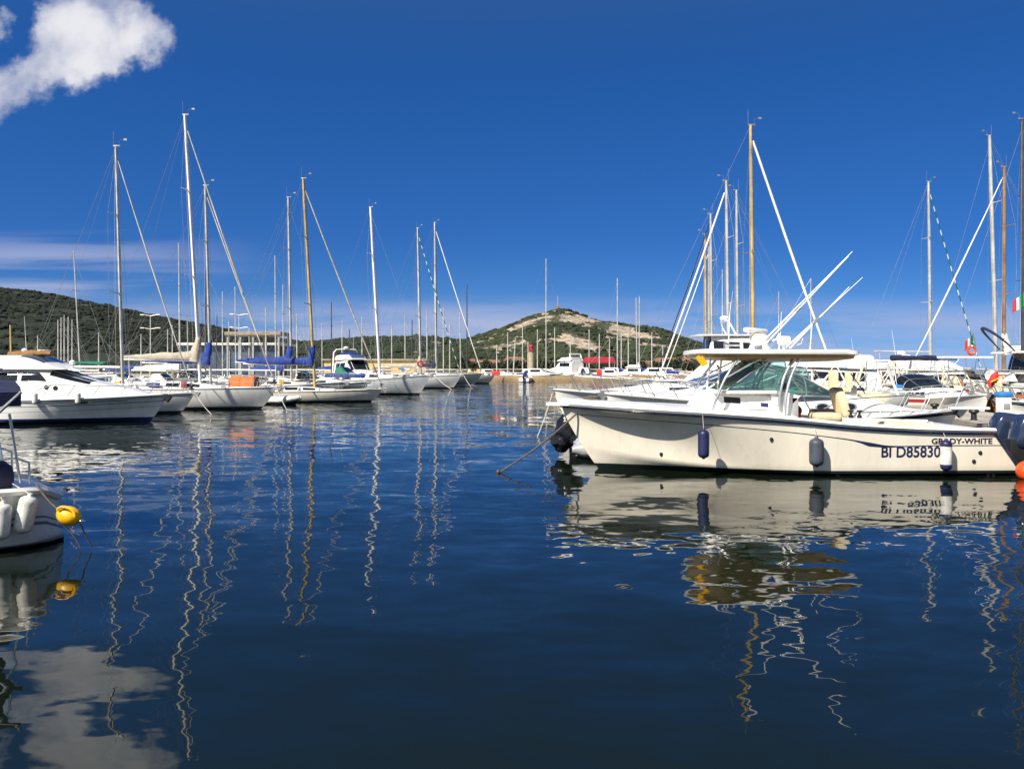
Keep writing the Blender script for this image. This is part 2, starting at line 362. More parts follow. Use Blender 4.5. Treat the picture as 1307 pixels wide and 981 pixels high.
# ------------------------------------------------------------ hulls
class Hull:
    """boat-local axes: +x bow, +y port, z = 0 the waterline"""
    def __init__(s, L, B, sheer, kind='motor', draft=0.45, rake=0.8, tr=0.85, trr=-0.2, flare=1.0, chine=(0.08, 0.55), full=2.4, cb=0.9, ws=None, fl0=0.25, cbf=0.86):
        s.cbf = cbf
        s.fl0 = fl0
        s.L, s.B, s.kind, s.draft, s.rake, s.tr, s.trr, s.flare, s.chine, s.full, s.cb = L, B, kind, draft, rake, tr, trr, flare, chine, full, cb
        s.sh = sheer
    def zs(s, q): return interp(s.sh, q)
    def ys(s, q):
        q = max(0.0, min(1.0, q))
        if q < 0.42: g = lerp(s.tr, 1.0, math.sin(q / 0.42 * math.pi / 2))
        else: g = max(0.0, 1 - ((q - 0.42) / 0.58) ** s.full)
        return s.B / 2 * g + 0.012
    def P(s, q, t, side=1):
        zs, ys = s.zs(q), s.ys(q)
        u = max(0.0, (q - 0.42) / 0.58)
        zk = -s.draft * (1 - u ** 3 * 0.6)
        if s.kind == 'motor':
            g = lerp(s.tr, 1.0, math.sin(min(q, 0.42) / 0.42 * math.pi / 2)) if q < 0.42 else max(0.0, 1 - u ** 1.55)
            yc = s.B / 2 * s.cb * g * lerp(1, s.cbf, u) + 0.004
            zc = lerp(s.chine[0], s.chine[1] * zs, u ** 2.0)
            if t < 0.3:
                v = t / 0.3; y = yc * v; z = lerp(zk, zc, v ** 1.1)
            else:
                v = (t - 0.3) / 0.7; e = 1 + s.flare * sstep(s.fl0, 0.98, q) * 1.5
                y = yc + (ys - yc) * v ** e; z = lerp(zc, zs, v)
        else:
            th = t * math.pi / 2; e = 0.62 + 0.55 * u ** 2
            y = ys * math.sin(th) ** e * (1 - 0.02 * (1 - t)); z = zk + (zs - zk) * (1 - math.cos(th)) ** 0.82
        h = max(0.0, min(1.0, (z - zk) / (zs - zk)))
        x = q * (s.L - s.rake * (1 - h) ** 1.25) + s.trr * (1 - h) * (1 - q) ** 6
        return Vector((x, y * side, z))
    def build(s, mat, parent, nu=30, nv=14, name='hull'):
        mb = MB(); uv = []
        qs = [1 - (1 - i / nu) ** 1.25 for i in range(nu + 1)]
        for side in (1, -1):
            rows = [[s.P(q, j / nv, side) for j in range(nv + 1)] for q in qs]
            mb.grid(rows)
            uv += [(p.x, s.zs(q) - p.z) for q, r_ in zip(qs, rows) for p in r_]
        # transom
        a = [s.P(0, j / nv, 1) for j in range(nv + 1)]; b = [s.P(0, j / nv, -1) for j in range(nv + 1)]
        mb.grid([a, b]); uv += [(0, s.zs(0) - p.z) for p in a] + [(0, s.zs(0) - p.z) for p in b]
        mb.uv = uv
        o = mkobj(name, mb, mat, parent, 50)
        bm = bmesh.new(); bm.from_mesh(o.data); bmesh.ops.remove_doubles(bm, verts=bm.verts, dist=0.002)
        bmesh.ops.recalc_face_normals(bm, faces=bm.faces); bm.to_mesh(o.data); bm.free()
        o.data.set_sharp_from_angle(angle=R(50))
        return o
    def deck(s, mat, parent, q0=0.0, q1=1.0, drop=0.05, camber=0.05, inset=0.0, n=22, m=8, name='deck'):
        rows = []
        for i in range(n + 1):
            q = lerp(q0, q1, i / n); p = s.P(q, 1); y = max(0.005, p.y - inset)
            rows.append([Vector((p.x, y * k, p.z - drop + camber * (1 - k * k))) for k in [1 - 2 * j / m for j in range(m + 1)]])
        return mkobj(name, MB().grid(rows), mat, parent, 50)
    def rail(s, mat, parent, r=0.03, depth=0.0, q0=0.0, q1=1.0, out=0.0, name='rub_rail', n=26, flat=1.0, rise=0.0):
        """a bead along the hull, depth metres under the sheer, both sides joined round the bow"""
        pts = []
        for side in (1, -1):
            rng = range(n + 1) if side == 1 else range(n - 1, -1, -1)
            for i in rng:
                q = lerp(q0, q1, i / n); p = s.at_depth(q, depth, side); d = out + r * 0.3
                pts.append(p + Vector((0, side * d, rise)) + (Vector((d, 0, 0)) if i == n else Vector()))
        return mkobj(name, MB().tube(pts, r, 6, flat=flat), mat, parent)
    def at_depth(s, q, depth, side=1):
        if depth <= 0: return s.P(q, 1, side)
        z = s.zs(q) - depth; lo, hi = 0.0, 1.0
        for _ in range(24):
            mid = (lo + hi) / 2
            if s.P(q, mid).z < z: lo = mid
            else: hi = mid
        return s.P(q, hi, side)
    def edge(s, q, side=1, inset=0.08, up=0.0):
        p = s.P(q, 1, side); return Vector((p.x, p.y - side * min(inset, abs(p.y) * .8), p.z + up))

class Cabin:
    """rounded house: superellipse sections from x0 (aft) to x1 (fore); hf / wf / zf take u in 0..1"""
    def __init__(s, x0, x1, hf, wf, zf, e=0.4, x_lean=0.0):
        s.x0, s.x1, s.hf, s.wf, s.zf, s.e, s.lean = x0, x1, hf, wf, zf, e, x_lean
    def f(s, u, v):
        ph = math.pi * v; c, n = math.cos(ph), math.sin(ph)
        y = s.wf(u) * math.copysign(abs(c) ** s.e, c); hz = abs(n) ** s.e
        return Vector((lerp(s.x0, s.x1, u) + s.lean * hz, y * (1 - 0.10 * hz), s.zf(u) + s.hf(u) * hz))
    def vz(s, k): return math.asin(min(1, k ** (1 / s.e))) / math.pi
    def build(s, mat, parent, name='cabin', nu=20, nv=28):
        vs = []
        for j in range(nv + 1):
            a = j / nv * 2 - 1; vs.append(0.5 + 0.5 * math.copysign(abs(a) ** 0.6, a) if False else (0.5 - 0.5 * math.cos(math.pi * j / nv)) * 0.5 + 0.5 * j / nv)
        rows = [[s.f(i / nu, v) for v in vs] for i in range(nu + 1)]
        mb = MB().grid(rows)
        n = len(vs); mb.f += [tuple(range(n)), tuple(range(nu * n, nu * n + n))]; mb.mi += [0, 0]
        return mkobj(name, mb, mat, parent, 45)
    def patch(s, u0, u1, v0, v1, mat, parent, name='window', off=0.006, nu=6, nv=6, slant=0.0, side=1, thick=0.012):
        rows, base = [], []
        for i in range(nu + 1):
            r_, b_ = [], []
            for j in range(nv + 1):
                kv = j / nv; v = lerp(v0, v1, kv); u = lerp(u0, u1, i / nu) + slant * kv * (1 if slant > 0 or True else 0)
                u = max(0.002, min(0.998, u)); vv = v if side == 1 else 1 - v
                p = s.f(u, vv); du = s.f(u + .002, vv) - s.f(u - .002, vv); dv = s.f(u, min(.999, vv + .002)) - s.f(u, max(.001, vv - .002))
                nrm = du.cross(dv); nrm = nrm.normalized() if nrm.length > 1e-9 else Vector((0, 0, 1))
                ctr = Vector((p.x, 0, s.zf(u) + s.hf(u) * .3))
                if nrm.dot(p - ctr) < 0: nrm = -nrm
                r_.append(p + nrm * off); b_.append(p - nrm * thick)
            rows.append(r_); base.append(b_)
        mb = MB().grid(rows); mb.grid(base)
        rim_t = rows[0] + [r_[-1] for r_ in rows[1:]] + rows[-1][::-1][1:] + [r_[0] for r_ in rows[::-1]][1:]
        rim_b = base[0] + [r_[-1] for r_ in base[1:]] + base[-1][::-1][1:] + [r_[0] for r_ in base[::-1]][1:]
        mb.grid([rim_t, rim_b])
        return mkobj(name, mb, mat, parent, 30)
# ------------------------------------------------------------ the setting: water, hills, quays
def build_water():
    m, w = new_mat('harbour_water')
    tcn = w.n('ShaderNodeTexCoord'); o = tcn.outputs['Object']
    # ripples as a field of small surface slopes (x, y), three sizes; open water is a little rougher
    def slope(sc, rot, seed, det=2.0):
        nz = w.n('ShaderNodeTexNoise', {'Vector': w.mapv(o, sc, (seed, seed * .7, 0), (0, 0, rot)), 'Scale': 1.0, 'Detail': det, 'Roughness': 0.5, 'Distortion': 0.35})
        return w.n('ShaderNodeVectorMath', {0: nz.outputs['Color'], 1: (0.5, 0.5, 0.5)}, operation='SUBTRACT').outputs[0]
    def scaled(v, k): return w.n('ShaderNodeVectorMath', {0: v, 'Scale': k}, operation='SCALE').outputs[0]
    def plus(a, b): return w.n('ShaderNodeVectorMath', {0: a, 1: b}, operation='ADD').outputs[0]
    yy = w.n('ShaderNodeSeparateXYZ', {0: o}).outputs[1]
    patch = w.noise(w.mapv(o, (0.06, 0.13, 1)), 1.0, 3.0, 0.5)              # puffs of air roughen some areas
    amp = w.m('MULTIPLY', w.mr(patch, 0.38, 0.64, 0.55, 1.45), w.mr(yy, 14.0, 70.0, 0.8, 2.6))
    v = plus(scaled(slope((0.22, 0.42, 1), .1, 3.0), 0.085), scaled(slope((0.75, 1.45, 1), .2, 11.0), w.m('MULTIPLY', 0.090, w.mr(yy, 25.0, 90.0, 1.0, 1.7))))
    v = plus(v, scaled(slope((2.3, 4.4, 1), -.25, 29.0), w.m('MULTIPLY', amp, 0.105)))
    # one small ring where something broke the surface
    rv = w.n('ShaderNodeVectorMath', {0: o, 1: (1.12, 8.6, 0.0)}, operation='SUBTRACT').outputs[0]
    rr = w.n('ShaderNodeVectorMath', {0: rv}, operation='LENGTH').outputs[1]
    rk = w.m('MULTIPLY', w.m('SINE', w.m('MULTIPLY', rr, 95.0)), w.m('MULTIPLY', w.mr(rr, 0.16, 0.08), 0.10))
    v = plus(v, scaled(w.n('ShaderNodeVectorMath', {0: rv}, operation='NORMALIZE').outputs[0], rk))
    v = w.n('ShaderNodeVectorMath', {0: v, 1: (0.75, 1.0, 0.0)}, operation='MULTIPLY').outputs[0]
    nrm = w.n('ShaderNodeVectorMath', {0: plus(v, (0.0, 0.0, 1.0))}, operation='NORMALIZE').outputs[0]
    b = w.n('ShaderNodeBsdfPrincipled', {'Base Color': (0.0046, 0.0082, 0.0040), 'Roughness': 0.012, 'IOR': 1.333, 'Normal': nrm})
    finish(w, b)
    mb = MB(); S = 7000
    mb.add([(-S, -400, 0), (S, -400, 0), (S, 9000, 0), (-S, 9000, 0)], [(0, 1, 2, 3)])
    o = mkobj('water', mb, m, smooth=0); o['kind'] = 'structure'
build_water()

def hill_mat(name, veg, veg2, rock=None, rock_amt=0.5, zlo=0, zhi=30, scale=0.02):
    m, w = new_mat(name)
    o = w.n('ShaderNodeTexCoord').outputs['Object']
    n1 = w.noise(o, scale, 6.0, 0.65); n2 = w.noise(o, scale * 6, 5.0, 0.7); n3 = w.noise(o, scale * 22, 3.0, 0.6)
    f = w.m('ADD', w.m('MULTIPLY', n1, 0.45), w.m('ADD', w.m('MULTIPLY', n2, 0.35), w.m('MULTIPLY', n3, 0.2)))
    c = w.mix(w.mr(f, 0.40, 0.60), veg, veg2)
    if rock:
        z = w.n('ShaderNodeSeparateXYZ', {0: o}).outputs[2]
        rm = w.m('ADD', w.m('MULTIPLY', w.noise(w.mapv(o, (1, 0.5, 2.2)), scale * 1.6, 5.0, 0.62), 1.0), w.m('MULTIPLY', n3, 0.18))
        rm = w.mr(w.m('ADD', rm, w.m('MULTIPLY', w.mr(z, zlo, zhi), 0.10)), 0.74 - rock_amt * 0.2, 0.78 - rock_amt * 0.2)
        cr = w.m('MULTIPLY', w.mr(n3, 0.36, 0.56), w.mr(w.noise(w.mapv(o, (1, 0.4, 2.6)), scale * 9, 5.0, 0.7), 0.38, 0.56)); rc = w.mix(cr, tuple(q * 0.30 for q in rock), rock)
        c = w.mix(rm, c, rc)
    b = w.n('ShaderNodeBsdfPrincipled', {'Base Color': c, 'Roughness': 0.95})
    bn = w.n('ShaderNodeBump', {'Height': n3, 'Strength': 1.0, 'Distance': 1.2}); w.put(b, 'Normal', bn.outputs[0])
    finish(w, b)
    return m
def hillsheet(name, sil, Dr, x0, x1, d0, d1, mat, nx, ny, rough=1.0, seed=0.0, px=True, base=-1.5):
    """terrain whose ridge at distance Dr follows the (px, py) outline"""
    S = [(wx(a, Dr), wz(b, Dr)) for a, b in sil]
    def hgt(X, Y):
        r = interp(S, X * Dr / (Dr * 0.35 + Y * 0.65)); k = (Y - d0) / (Dr - d0) if Y < Dr else (d1 - Y) / (d1 - Dr)
        k = max(0.0, min(1.0, k)); p = k ** 0.85 * (1.12 - 0.12 * k)
        nn = noise.fractal(Vector((X * 0.012 + seed, Y * 0.012, 0)), 1.0, 2.1, 5)
        n2 = noise.fractal(Vector((X * 0.06 + seed, Y * 0.06, 3)), 0.9, 2.1, 3)
        damp = 1 - 0.8 * sstep(0.85, 1.0, k)
        return base + (r - base) * p + (nn * 3.2 * damp * sstep(0, 0.3, k) + n2 * 0.8) * rough * sstep(0, .15, k)
    rows = []
    for j in range(ny + 1):
        Y = lerp(d0, d1, j / ny)
        rows.append([Vector((lerp(x0, x1, i / nx), Y, hgt(lerp(x0, x1, i / nx), Y))) for i in range(nx + 1)])
    o = mkobj(name, MB().grid(rows), mat, None, 180); o['kind'] = 'structure'
    return hgt
def scrub_mat(name, a, b):
    m, w = new_mat(name)
    o = w.n('ShaderNodeTexCoord').outputs['Object']
    f = w.m('ADD', w.m('MULTIPLY', w.noise(o, 0.05, 3.0, 0.6), 0.5), w.m('MULTIPLY', w.noise(o, 0.5, 4.0, 0.7), 0.5))
    bs = w.n('ShaderNodeBsdfPrincipled', {'Base Color': w.mix(w.mr(f, 0.38, 0.62), a, b), 'Roughness': 0.95})
    bn = w.n('ShaderNodeBump', {'Height': w.noise(o, 1.6, 3.0, 0.7), 'Strength': 1.0, 'Distance': 0.8}); w.put(bs, 'Normal', bn.outputs[0])
    finish(w, bs); return m
def scrub(name, hgt, n, X0, X1, Y0, Y1, r0, r1, mat, dens, seed):
    """many leaf-clump bushes over a slope: each a broken ball of loose facets"""
    rg = random.Random(seed); mb = MB()
    ico = [(0, 0, 1), (.89, 0, .45), (.28, .85, .45), (-.72, .53, .45), (-.72, -.53, .45), (.28, -.85, .45), (.72, .53, -.4), (-.28, .85, -.4), (-.89, 0, -.4), (-.28, -.85, -.4), (.72, -.53, -.4)]
    fc = [(0, 1, 2), (0, 2, 3), (0, 3, 4), (0, 4, 5), (0, 5, 1), (1, 6, 2), (2, 7, 3), (3, 8, 4), (4, 9, 5), (5, 10, 1), (6, 7, 2), (7, 8, 3), (8, 9, 4), (9, 10, 5), (10, 6, 1)]
    k = 0
    while k < n:
        X, Y = rg.uniform(X0, X1), rg.uniform(Y0, Y1)
        k += 1
        q = noise.fractal(Vector((X * 0.03, Y * 0.03, seed)), 1.0, 2.0, 3)
        z = hgt(X, Y)
        if z < 1.0 or rg.random() > dens(X, Y, z, q): continue
        r = rg.uniform(r0, r1) * rg.uniform(0.7, 1.25); a = rg.uniform(0, 6.28); ca, sa = math.cos(a), math.sin(a); sz = rg.uniform(0.40, 0.75)
        vs = []
        for x, y, zz in ico:
            j = rg.uniform(0.7, 1.3) * r
            vs.append((X + (x * ca - y * sa) * j, Y + (x * sa + y * ca) * j, z - r * 0.05 + zz * j * sz))
        mb.add(vs, fc)
    o = mkobj(name, mb, mat, None, 25); o['kind'] = 'stuff'
    return o
VEG, VEG2 = (0.016, 0.030, 0.010), (0.050, 0.072, 0.022)
M_hillA = hill_mat('scrub_far', (0.006, 0.011, 0.005), (0.016, 0.024, 0.010), (0.13, 0.10, 0.085), 0.02, 0, 90, 0.012)
M_hillB = hill_mat('scrub_low', VEG, VEG2, (0.34, 0.27, 0.19), 0.05, 0, 25, 0.02)
M_hillC = hill_mat('granite_hill', (0.020, 0.030, 0.010), (0.056, 0.062, 0.025), (0.58, 0.47, 0.34), 0.53, 4, 30, 0.035)
hA = hillsheet('wooded_hill', [(-900, 405), (-500, 372), (-200, 350), (-60, 362), (0, 368), (60, 375), (130, 389), (240, 411), (330, 428), (420, 441), (520, 456), (600, 480)], 900, -1350, -10, 420, 1500, M_hillA, 130, 60, 1.6, 1.0)
hB = hillsheet('low_ridge', [(250, 470), (360, 440), (410, 436), (480, 431), (540, 431), (590, 437), (640, 446), (720, 470)], 620, -270, 60, 300, 900, M_hillB, 80, 40, 0.9, 5.0)
SILC = [(500, 470), (560, 448), (600, 431), (640, 419), (662, 409), (684, 401), (712, 396), (738, 403), (764, 411), (800, 418), (838, 421), (862, 430), (890, 438), (940, 452), (1010, 474)]
hC = hillsheet('granite_hill', SILC, 450, -75, 165, 236, 640, M_hillC, 150, 100, 0.85, 9.0)
def dC(X, Y, z, q):
    px = X / Y * FPX + CX
    bare = math.exp(-(((px - 722) / 48) ** 2 + ((z - 25.0) / 3.6) ** 2)) + .5 * math.exp(-(((px - 668) / 34) ** 2 + ((z - 20.0) / 3.4) ** 2)) + .35 * math.exp(-(((px - 790) / 40) ** 2 + ((z - 15.0) / 2.5) ** 2))        # the bare granite face under the summit
    return max(0.0, 0.62 + q * 0.8 - bare * 1.3 - (0.5 if q < -0.28 else 0))
scrub('hill_scrub', hC, 18000, -70, 150, 240, 470, 0.7, 2.1, scrub_mat('maquis', (0.010, 0.020, 0.006), (0.038, 0.052, 0.016)), dC, 3)
scrub('ridge_scrub', hB, 11000, -230, 40, 330, 640, 1.2, 3.0, scrub_mat('ridge_maquis', (0.007, 0.016, 0.006), (0.024, 0.036, 0.013)), lambda X, Y, z, q: 0.75 + q, 4)
scrub('wood_scrub', hA, 46000, -640, -80, 480, 930, 0.9, 3.1, scrub_mat('wood_maquis', (0.004, 0.0085, 0.0035), (0.011, 0.019, 0.007)), lambda X, Y, z, q: 0.62 + q * 1.3, 5)

def slab(name, pts, z0, z1, mat, kind='structure', bev=0.0):
    mb = MB().poly(pts, z1 - z0, 'Z', z0)
    o = mkobj(name, mb, mat, None, 30)
    if kind: o['kind'] = kind
    return o
# left quay and the land behind it, right pier
slab('quay', [(-90, 20), (-27.5, 20), (-26.5, 47), (-22, 56), (-20, 73), (-19.5, 110), (-6, 117), (-6, 127), (-60, 210), (-200, 210)], -1, 0.85, M_conc)
slab('village_ground', [(-60, 205), (-14, 222), (20, 229), (80, 229), (150, 225), (150, 262), (-90, 300)], -1, 1.1, M_conc)
def pier_pt(D, off): return (11.6 + 0.22 * (D - 18.7) + off, D)
slab('pier', [pier_pt(14, 0), pier_pt(14, 2.3), pier_pt(95, 2.3), pier_pt(95, 0)], 0.25, 0.72, M_conc)

# breakwater: a long tan rubber-faced mole with a rounded top
def build_breakwater():
    pts = [(-0.0, 1.0), (0.45, .96), (0.8, 0.75), (0.95, 0.35), (0.95, -0.6)]
    rows = []
    rg = random.Random(2)
    n = 90
    for i in range(n + 1):
        X = lerp(-5.8, 62, i / n); Y = 140 + 0.02 * i + rg.uniform(-.06, .06); k = rg.uniform(-.05, .05)
        rows.append([Vector((X, Y - a + k, z + k)) for a, z in pts[::-1]] + [Vector((X, Y + 4 + a, z + k)) for a, z in pts])
    mb = MB().grid(rows); nn = len(rows[0])
    mb.f += [tuple(range(nn)), tuple(range(n * nn, n * nn + nn))]; mb.mi += [0, 0]
    o = mkobj('breakwater', mb, M_sand, None, 40)
    tag(o, 'long low tan breakwater across the harbour mouth below the granite hill', 'breakwater')
build_breakwater()

# ------------------------------------------------------------ buildings on shore
def window(parent, c, w_, h_, n=(0, -1, 0), mat=None):
    f = mkobj('window', MB().box(c, (w_ + .16, 0.10, h_ + .16)), M_wallw, parent, 0)
    mkobj('pane', MB().box((c[0], c[1] - 0.04, c[2]), (w_, 0.06, h_)), mat or M_dgl, f, 0)
def house(X, Y, z, w_, d_, h_, wall, label, rz=0.0, hip=0.3):
    t = thing('house', label, 'house', (X, Y, z), rz, 'village houses at the foot of the granite hill')
    mkobj('wall', MB().box((0, 0, h_ / 2 - .5), (w_, d_, h_ + 1)), wall, t, 0)
    e = 0.35; rh = w_ * 0.16 + .5; a, b = w_ / 2 + e, d_ / 2 + e
    vs = [(-a, -b, h_), (a, -b, h_), (a, b, h_), (-a, b, h_), (-a * (1 - hip), 0, h_ + rh), (a * (1 - hip), 0, h_ + rh), (-a, -b, h_ - .2), (a, -b, h_ - .2), (a, b, h_ - .2), (-a, b, h_ - .2)]
    mkobj('roof', MB().add(vs, [(0, 1, 5, 4), (2, 3, 4, 5), (0, 4, 3), (1, 2, 5), (6, 7, 1, 0), (7, 8, 2, 1), (8, 9, 3, 2), (9, 6, 0, 3), (9, 8, 7, 6)]), M_tile, t, 0)
    k = max(2, int(w_ / 2.6))
    for i in range(k):
        window(t, (lerp(-w_ / 2, w_ / 2, (i + .5) / k), -d_ / 2 - 0.02, h_ * .58), 0.9, 1.1)
hz = [(598, 262, 7, 3.0, 'o', 'ochre house with a tiled roof at the left end of the hillside village'),
      (612, 252, 9, 3.4, 'y', 'wide yellow house with red tiled roof left of the short lighthouse'),
      (627, 258, 8, 3.0, 'w', 'white house with tiled roof half behind far masts left of the lighthouse'),
      (643, 250, 7, 3.2, 'o', 'small ochre house with red roof nearest the left of the lighthouse'),
      (657, 262, 9, 3.6, 'y', 'yellow tiled house just left of the red topped lighthouse'),
      (741, 256, 8, 3.0, 'o', 'ochre house below the hill between the motor yacht and red awning'),
      (792, 254, 8, 3.0, 'w', 'pale house with tiled roof right of the red awning'),
      (826, 250, 9, 3.4, 'o', 'ochre house with tiled roof near the right foot of the hill'),
      (848, 256, 8, 4.2, 'y', 'yellow house with red roof at the right foot of the hill'),
      (868, 248, 9, 5.0, 'o', 'rightmost ochre house beside the white flybridge boat')]
for px, D, w_, h_, k, lab in hz:
    house(wx(px, D), D, .4 + (D - 248) * .10, w_ * .72, 5, h_ * .68, {'o': M_wallo, 'y': M_wally, 'w': M_wallw}[k], lab, rnd.uniform(-.3, .3))

def pavilion():
    D = 112; t = thing('pavilion', 'long glass fronted waterside pavilion with a flat white roof', 'pavilion', (wx(292, D), D + 4, 0.85))
    w_ = wx(352, D) - wx(228, D)
    mkobj('roof', MB().box((0, 0, 4.55), (w_ + .8, 8.6, 0.32), b=.05), M_wallw, t)
    mkobj('back_wall', MB().box((0, 3.6, 2.2), (w_, .3, 4.4)), M_grey, t, 0)
    mkobj('glazing', MB().box((0, -3.6, 2.2), (w_, .08, 4.3)), M_bglass, t, 0)
    for i in range(5):
        mkobj('post', MB().box((lerp(-w_ / 2, w_ / 2, i / 4), -3.72, 2.2), (.10, .10, 4.4)), M_grey, t, 0)
    D = 106; p = thing('pergola', 'timber pergola with square posts beside the glass pavilion', 'pergola', (wx(330, D), D, 0.85))
    w2 = wx(366, D) - wx(296, D)
    mkobj('roof_slab', MB().box((0, 0, 5.6), (w2, 5, .42), b=.04), pm('weathered_timber', (0.30, 0.24, 0.17), 0.85, var=0.2, stretch=(1, 5, 1)), p)
    for i in range(5):
        for y in (-2.2, 2.2):
            mkobj('post', MB().box((lerp(-w2 / 2 + .3, w2 / 2 - .3, i / 4), y, 2.7), (.20, .20, 5.4)), M_grey, p, 0)
    D = 119; k = thing('kiosk', 'low yellow beach kiosk with coloured panels behind the motorsailer', 'kiosk', (wx(478, D), D + 3, 0.85))
    w3 = wx(542, D) - wx(412, D)
    mkobj('wall', MB().box((0, 0, 1.2), (w3, 5.5, 2.5)), M_wally, k, 0)
    mkobj('roof', MB().box((0, 0, 2.56), (w3 + .5, 6.1, .22), b=.04), M_conc, k)
    mkobj('counter_opening', MB().box((1.0, -2.76, 1.2), (2.6, .1, .55)), M_brown, k, 0)
    for x, z, s_, m_ in ((-1.4, 1.9, .9, M_redp), (3.4, 1.6, .6, M_magenta), (4.6, 1.5, .9, M_wallw), (-4.8, 1.5, 1.2, M_wallw), (3.9, 1.2, .5, M_bluep)):
        mkobj('painted_panel', MB().lathe([(0.001, -.06), (s_ * .5, -.06), (s_ * .5, .06), (0.001, .06)], (x, -2.78, z), 14, axis='Y'), m_, k)
pavilion()

def lighthouse():
    D = 166; h = wz(436, D) - .8
    t = thing('lighthouse', 'short tan stone lighthouse with a red lantern on the far mole', 'lighthouse', (wx(678, D), D, 0.9))
    k = h / 4.6
    mkobj('tower', MB().lathe([(0.72, -1), (0.66, 0), (.54, 3.2 * k), (.54, 3.25 * k)], n=16), pm('tower_stone', (0.42, 0.34, 0.22), 0.9, scale=3, var=.15), t)
    mkobj('gallery', MB().lathe([(.02, 3.25 * k), (.72, 3.25 * k), (.72, 3.42 * k), (.02, 3.45 * k)], n=16), M_redp, t)
    mkobj('lantern', MB().lathe([(.42, 3.42 * k), (.42, 3.85 * k), (.52, 3.85 * k), (.3, 4.1 * k), (.05, 4.2 * k), (.04, 4.5 * k), (.001, 4.5 * k)], n=14), M_redp, t)
lighthouse()
def summit_tower():
    Y = 448; X = wx(712, Y); t = thing('monument', 'small stone block with a tall mast on the hill summit', 'monument', (X, Y, hC(X, Y) - .2))
    mkobj('base', MB().box((0, 0, 1.1), (2.2, 2, 2.2), b=.1).box((0, 0, 2.3), (2.6, 2.4, .25), b=.05), pm('old_stone', (0.30, 0.22, 0.14), 0.9, var=.2, scale=1), t)
    mkobj('mast', MB().tube([(0, 0, 2.3), (0, 0, 8.0)], [.22, .14], 8), M_grey, t)
    mkobj('crossarm', MB().box((0, 0, 6.6), (.9, .12, .12)), M_grey, t, 0)
summit_tower()
def lamp_post(px, D, ptop, label, arms=2):
    h = wz(ptop, D) - .85
    t = thing('lamp_post', label, 'lamp post', (wx(px, D), D, .85), 0, 'lamp posts along the left quay')
    mkobj('pole', MB().tube([(0, 0, -.2), (0, 0, h)], [.09, .06], 8), M_alu, t)
    for lv in range(arms):
        z = h - lv * 1.7 * D / 110
        for s_ in (-1, 1):
            a = mkobj('arm', MB().tube([(0, 0, z), (s_ * .8, 0, z + .12)], .035, 6), M_alu, t)
            mkobj('lamp_head', MB().box((s_ * 1.0, 0, z + .14), (.6, .26, .12), b=.05), M_white, a)
lamp_post(192, 108, 403, 'tall grey lamp post with four white heads right of the first sailing mast')
lamp_post(305, 120, 402, 'distant double headed lamp post above the glass pavilion roof')
def awning():
    D = 176; t = thing('awning', 'bright red awning on posts among the far boats', 'awning', (wx(762, D), D, 1.0))
    mkobj('canopy', MB().add([(-3.2, -2, 2.6), (3.6, -2, 2.6), (3.6, 2, 3.6), (-2.2, 2, 3.6), (-3.2, -2, 2.3), (3.6, -2, 2.3), (3.6, 2, 3.3), (-2.2, 2, 3.3)], [(0, 1, 2, 3), (0, 4, 5, 1), (1, 5, 6, 2), (2, 6, 7, 3), (3, 7, 4, 0), (7, 6, 5, 4)]), M_redp, t, 0)
    for x, y in ((-3, -1.8), (3.4, -1.8), (3.4, 1.8), (-2, 1.8)): mkobj('post', MB().tube([(x, y, -1), (x, y, 3.3 if y > 0 else 2.4)], .07, 6), M_grey, t)
    slab('mole', [(-40, 172), (5, 168), (60, 172), (90, 190), (60, 196), (0, 182), (-40, 180)], -1, 0.9, M_conc)
awning()

def tree(px, D, h_, r, seed):
    rg = random.Random(seed); z0 = .9 + max(0, D - 236) * .09
    t = thing('tree', 'dark bushy tree on the far shore at the foot of the granite hill', 'tree', (wx(px, D), D, z0), rg.uniform(0, 6), 'trees along the far shore')
    tr = MB().tube([(0, 0, -.5), (.1, 0, h_ * .3), (0, .1, h_ * .6)], [.18, .14, .07], 7)
    for k in range(4):
        a = k * 1.6 + rg.random(); tr.tube([(0, 0, h_ * .35), (math.cos(a) * r * .6, math.sin(a) * r * .6, h_ * .62)], [.08, .03], 5)
    mkobj('trunk', tr, M_brown, t)
    mb = MB()
    for k in range(420):
        a, u, q = rg.uniform(0, 6.283), rg.uniform(-1, 1), rg.random() ** .4
        c = Vector((math.cos(a) * math.sqrt(1 - u * u) * r * q, math.sin(a) * math.sqrt(1 - u * u) * r * q, h_ * .62 + u * q * h_ * .40)) * 1.0
        c += Vector((rg.uniform(-.2, .2), rg.uniform(-.2, .2), rg.uniform(-.2, .2))) * r
        e1 = Vector((rg.uniform(-1, 1), rg.uniform(-1, 1), rg.uniform(-1, 1))).normalized(); e2 = e1.cross(Vector((rg.uniform(-1, 1), rg.uniform(-1, 1), .4))).normalized(); s_ = rg.uniform(.12, .3) * r * .6
        mb.add([c - e1 * s_ - e2 * s_ * .6, c + e1 * s_ - e2 * s_ * .5, c + e1 * s_ * .8 + e2 * s_ * .7, c - e1 * s_ * .7 + e2 * s_ * .6], [(0, 1, 2, 3)])
    mkobj('crown', mb, M_leaf, t, 0)
M_leaf = scrub_mat('tree_leaves', (0.010, 0.022, 0.007), (0.040, 0.060, 0.018))
